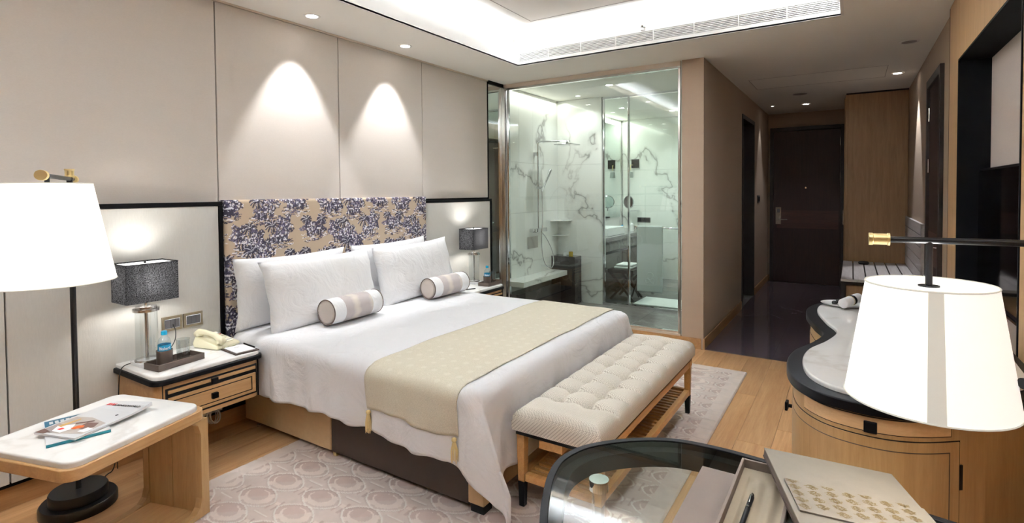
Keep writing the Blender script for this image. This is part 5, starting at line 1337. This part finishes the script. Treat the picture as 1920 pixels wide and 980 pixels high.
# vanity
va = thing('vanity', 'marble topped vanity counter with dark frame behind the glass screen', 'vanity', (7.85, 3.13, 0))
obj('counter', B().box(6.66, 8.98, 2.84, 3.428, .79, .85), 'marble_grey', va, bevel=.002)
obj('frame', B().box(6.67, 8.97, 2.85, 2.89, .62, .65).box(6.67, 8.97, 2.85, 2.89, .755, .789), 'black_metal', va)
obj('drawer_front', B().box(6.70, 8.95, 2.86, 2.885, .651, .754), 'marble_grey', va)
for x in (6.67, 7.78, 8.93): obj('leg', B().box(x, x+.04, 2.85, 2.89, .0015, .6195), 'black_metal', va)
obj('lower_shelf', B().box(6.68, 8.96, 2.90, 3.42, .16, .19), 'dark_stool', va)
bs = thing('wash_basin', 'white rectangular vessel basin on the vanity counter', 'basin', (7.42, 3.1, .8505))
b = B(); 
for q in ((7.10, 7.76, 2.92, 2.94), (7.10, 7.76, 3.28, 3.30), (7.10, 7.12, 2.9405, 3.2795), (7.74, 7.76, 2.9405, 3.2795)): obj('basin_wall', B().box(*q, .851, .965), 'ceramic', bs, bevel=.004)
obj('basin_floor', B().box(7.121, 7.739, 2.941, 3.279, .851, .88), 'ceramic', bs)
tp = thing('basin_tap', 'chrome mixer tap rising behind the vessel basin', 'tap', (7.43, 3.36, .8505))
obj('tap_body', B().tube([(7.43, 3.35, .851), (7.43, 3.35, 1.10), (7.43, 3.33, 1.12), (7.43, 3.18, 1.11)], .013, 14), 'chrome', tp, smooth=60)
for i, (x, y, h, m, l_) in enumerate(((8.0, 3.05, .12, 'label_blue', 'blue toiletry bottle on the vanity beside the basin'), (8.12, 3.1, .09, 'dark_leather', 'dark toiletry box on the vanity beside the basin'), (8.3, 3.0, .14, 'ceramic', 'white tall toiletry bottle near the far end of the vanity'))):
    tag(obj('toiletry', B().lathe([(.001, 0), (.032, 0), (.032, h*.8), (.014, h*.88), (.014, h), (.001, h)], (x, y, .8508), 18), m, smooth=40), l_, 'toiletry')
bm_ = tag(obj('bathroom_mirror', B().box(6.70, 8.84, 3.404, 3.428, 1.05, 2.62), 'mirror'), 'large frameless mirror on the marble wall above the vanity', 'mirror')
mm = thing('magnifying_mirror', 'round chrome magnifying mirror on an arm above the vanity', 'mirror', (8.9, 3.2, 1.3))
Rm_ = Matrix.Translation((8.74, 3.215, 1.31)) @ Matrix.Rotation(-.35, 4, 'Z') @ Matrix.Rotation(-PI/2, 4, 'Y')
for nm, prof, m in (('ring', [(.10, -.008), (.112, -.004), (.112, .006), (.10, .010)], 'chrome'), ('glass', [(.001, 0), (.101, 0), (.101, .006), (.001, .006)], 'mirror')):
    b = B().lathe(prof, (0, 0, 0), 36, nm == 'glass'); b.v = [tuple(Rm_ @ Vector(p)) for p in b.v]; obj(nm, b, m, mm, smooth=40)
obj('arm', B().tube([(8.75, 3.21, 1.20), (8.76, 3.20, 1.16), (8.9, 3.14, 1.16), (8.999, 3.12, 1.16)], .009, 10), 'chrome', mm, smooth=60)
wlp = thing('wall_lamp', 'small black square wall lamp on the far marble bathroom wall', 'wall lamp', (8.98, 3.19, 1.95))
obj('backplate', B().box(8.97, 8.999, 3.12, 3.25, 1.90, 2.05), 'black_matte', wlp, bevel=.002)
obj('arm', B().tube([(8.97, 3.22, 1.95), (8.90, 3.24, 1.95), (8.90, 3.24, 1.86)], .008, 10), 'brass', wlp, smooth=60)
obj('shade', B().lathe([(.05, 0), (.04, .10), (.038, .10), (.048, 0)], (8.90, 3.24, 1.73), 24, False), 'glassware', wlp, smooth=60)
ps = thing('power_socket', 'dark triple socket plate on the far marble bathroom wall', 'socket', (8.99, 3.03, 1.0))
obj('plate', B().box(8.99, 8.999, 2.92, 3.15, .955, 1.04), 'socket_grey', ps, bevel=.002)
for i in range(3): obj('rocker', B().box(8.985, 8.9895, 2.935+i*.07, 2.995+i*.07, .97, 1.025), 'black_matte', ps)
tw_ = thing('towel', 'pale green towel with embossed knot hanging on the glass screen rail', 'towel', (6.5, 2.11, 1.05))
def tow(u, v):
    y = 1.955+.32*u+.004*math.sin(v*6)*(2*u-1); s = v*1.5
    if s < .81: return (6.484+.003*math.sin(9*u+v*3)*min(1, s*3), y, .24+s)
    th = (s-.81)/.016
    if th < PI: return (6.50-.016*math.cos(th), y, 1.05+.010*math.sin(th))
    return (6.516+.002*math.sin(9*u), y, 1.05-(s-.81-PI*.016))
obj('cloth', B().grid(tow, 24, 120), 'towel', tw_, smooth=180, solid=.006)
cy_ = 2.11; b = B()
k1 = [(6.479, cy_+.055*math.sin(t)*(1 if 1 else 0), .375+.028*math.sin(2*t)) for t in [2*PI*i/48 for i in range(49)]]
k2 = [(6.479, cy_+.038*math.sin(t)*(1+.3*math.cos(t)), .435+.045*math.cos(t)) for t in [2*PI*i/48 for i in range(49)]]
for k in (k1, k2): b.tube(k, .005, 8)
obj('embossed_knot', b, 'towel', tw_, smooth=180)
sl = thing('folding_stool', 'dark wooden stool with crossed legs under the vanity', 'stool', (7.0, 2.62, 0))
x0, x1, y0, y1, zz = 6.80, 7.24, 2.44, 2.80, .44
obj('seat_frame', B().box(x0, x1, y0, y0+.03, zz-.05, zz).box(x0, x1, y1-.03, y1, zz-.05, zz).box(x0, x0+.03, y0+.031, y1-.031, zz-.05, zz).box(x1-.03, x1, y0+.031, y1-.031, zz-.05, zz), 'dark_stool', sl)
obj('seat', B().box(x0+.031, x1-.031, y0+.031, y1-.031, zz-.02, zz-.004), 'leather_dark', sl)
for x in (x0+.04, x1-.06):
    obj('leg', B().bar((x, y0+.01, .02), (x, y1-.02, zz-.051), .025, .03), 'dark_stool', sl)
    obj('leg', B().bar((x+.027, y1-.01, .02), (x+.027, y0+.02, zz-.051), .025, .03), 'dark_stool', sl)
obj('leg', B().bar((x0+.02, y0+.045, .02), (x1-.02, y0+.045, zz-.051), .02, .03), 'dark_stool', sl)
obj('leg', B().bar((x1-.02, y0+.07, .02), (x0+.02, y0+.07, zz-.051), .02, .03), 'dark_stool', sl)
obj('stretcher', B().box(x0+.05, x1-.03, y0+.17, y0+.19, .19, .21), 'dark_stool', sl)
fw = thing('folded_towel', 'folded white towels stacked on the dark stool in the bathroom', 'towel', (7.0, 2.62, zz))
for i in range(2): obj('fold', B().box(x0+.06+.02*i, x1-.07, y0+.06, y1-.06-.02*i, zz+.001+.031*i, zz+.03+.031*i), 'mat_white', fw, bevel=.012)
bn_ = tag(obj('waste_bin', B().rings([[(6.78+dx*w, 3.02+dy*w, z) for dx, dy in ((-1, -1), (1, -1), (1, 1), (-1, 1))] for w, z in ((.085, .1915), (.10, .42), (.094, .42), (.08, .20))]), 'rubber', bevel=.002), 'small dark square bin on the shelf under the vanity', 'bin')
tag(obj('bath_mat', B().box(6.74, 7.26, 1.80, 2.42, .0015, .022), 'mat_white', bevel=.008), 'white towelling bath mat on the floor behind the glass screen', 'bath mat')
dr_ = tag(obj('floor_drain', B().lathe([(.001, 0), (.05, 0), (.05, .003), (.001, .003)], (5.9, 2.3, .0005), 24), 'brushed_steel'), 'round steel drain in the grey shower floor', 'drain')
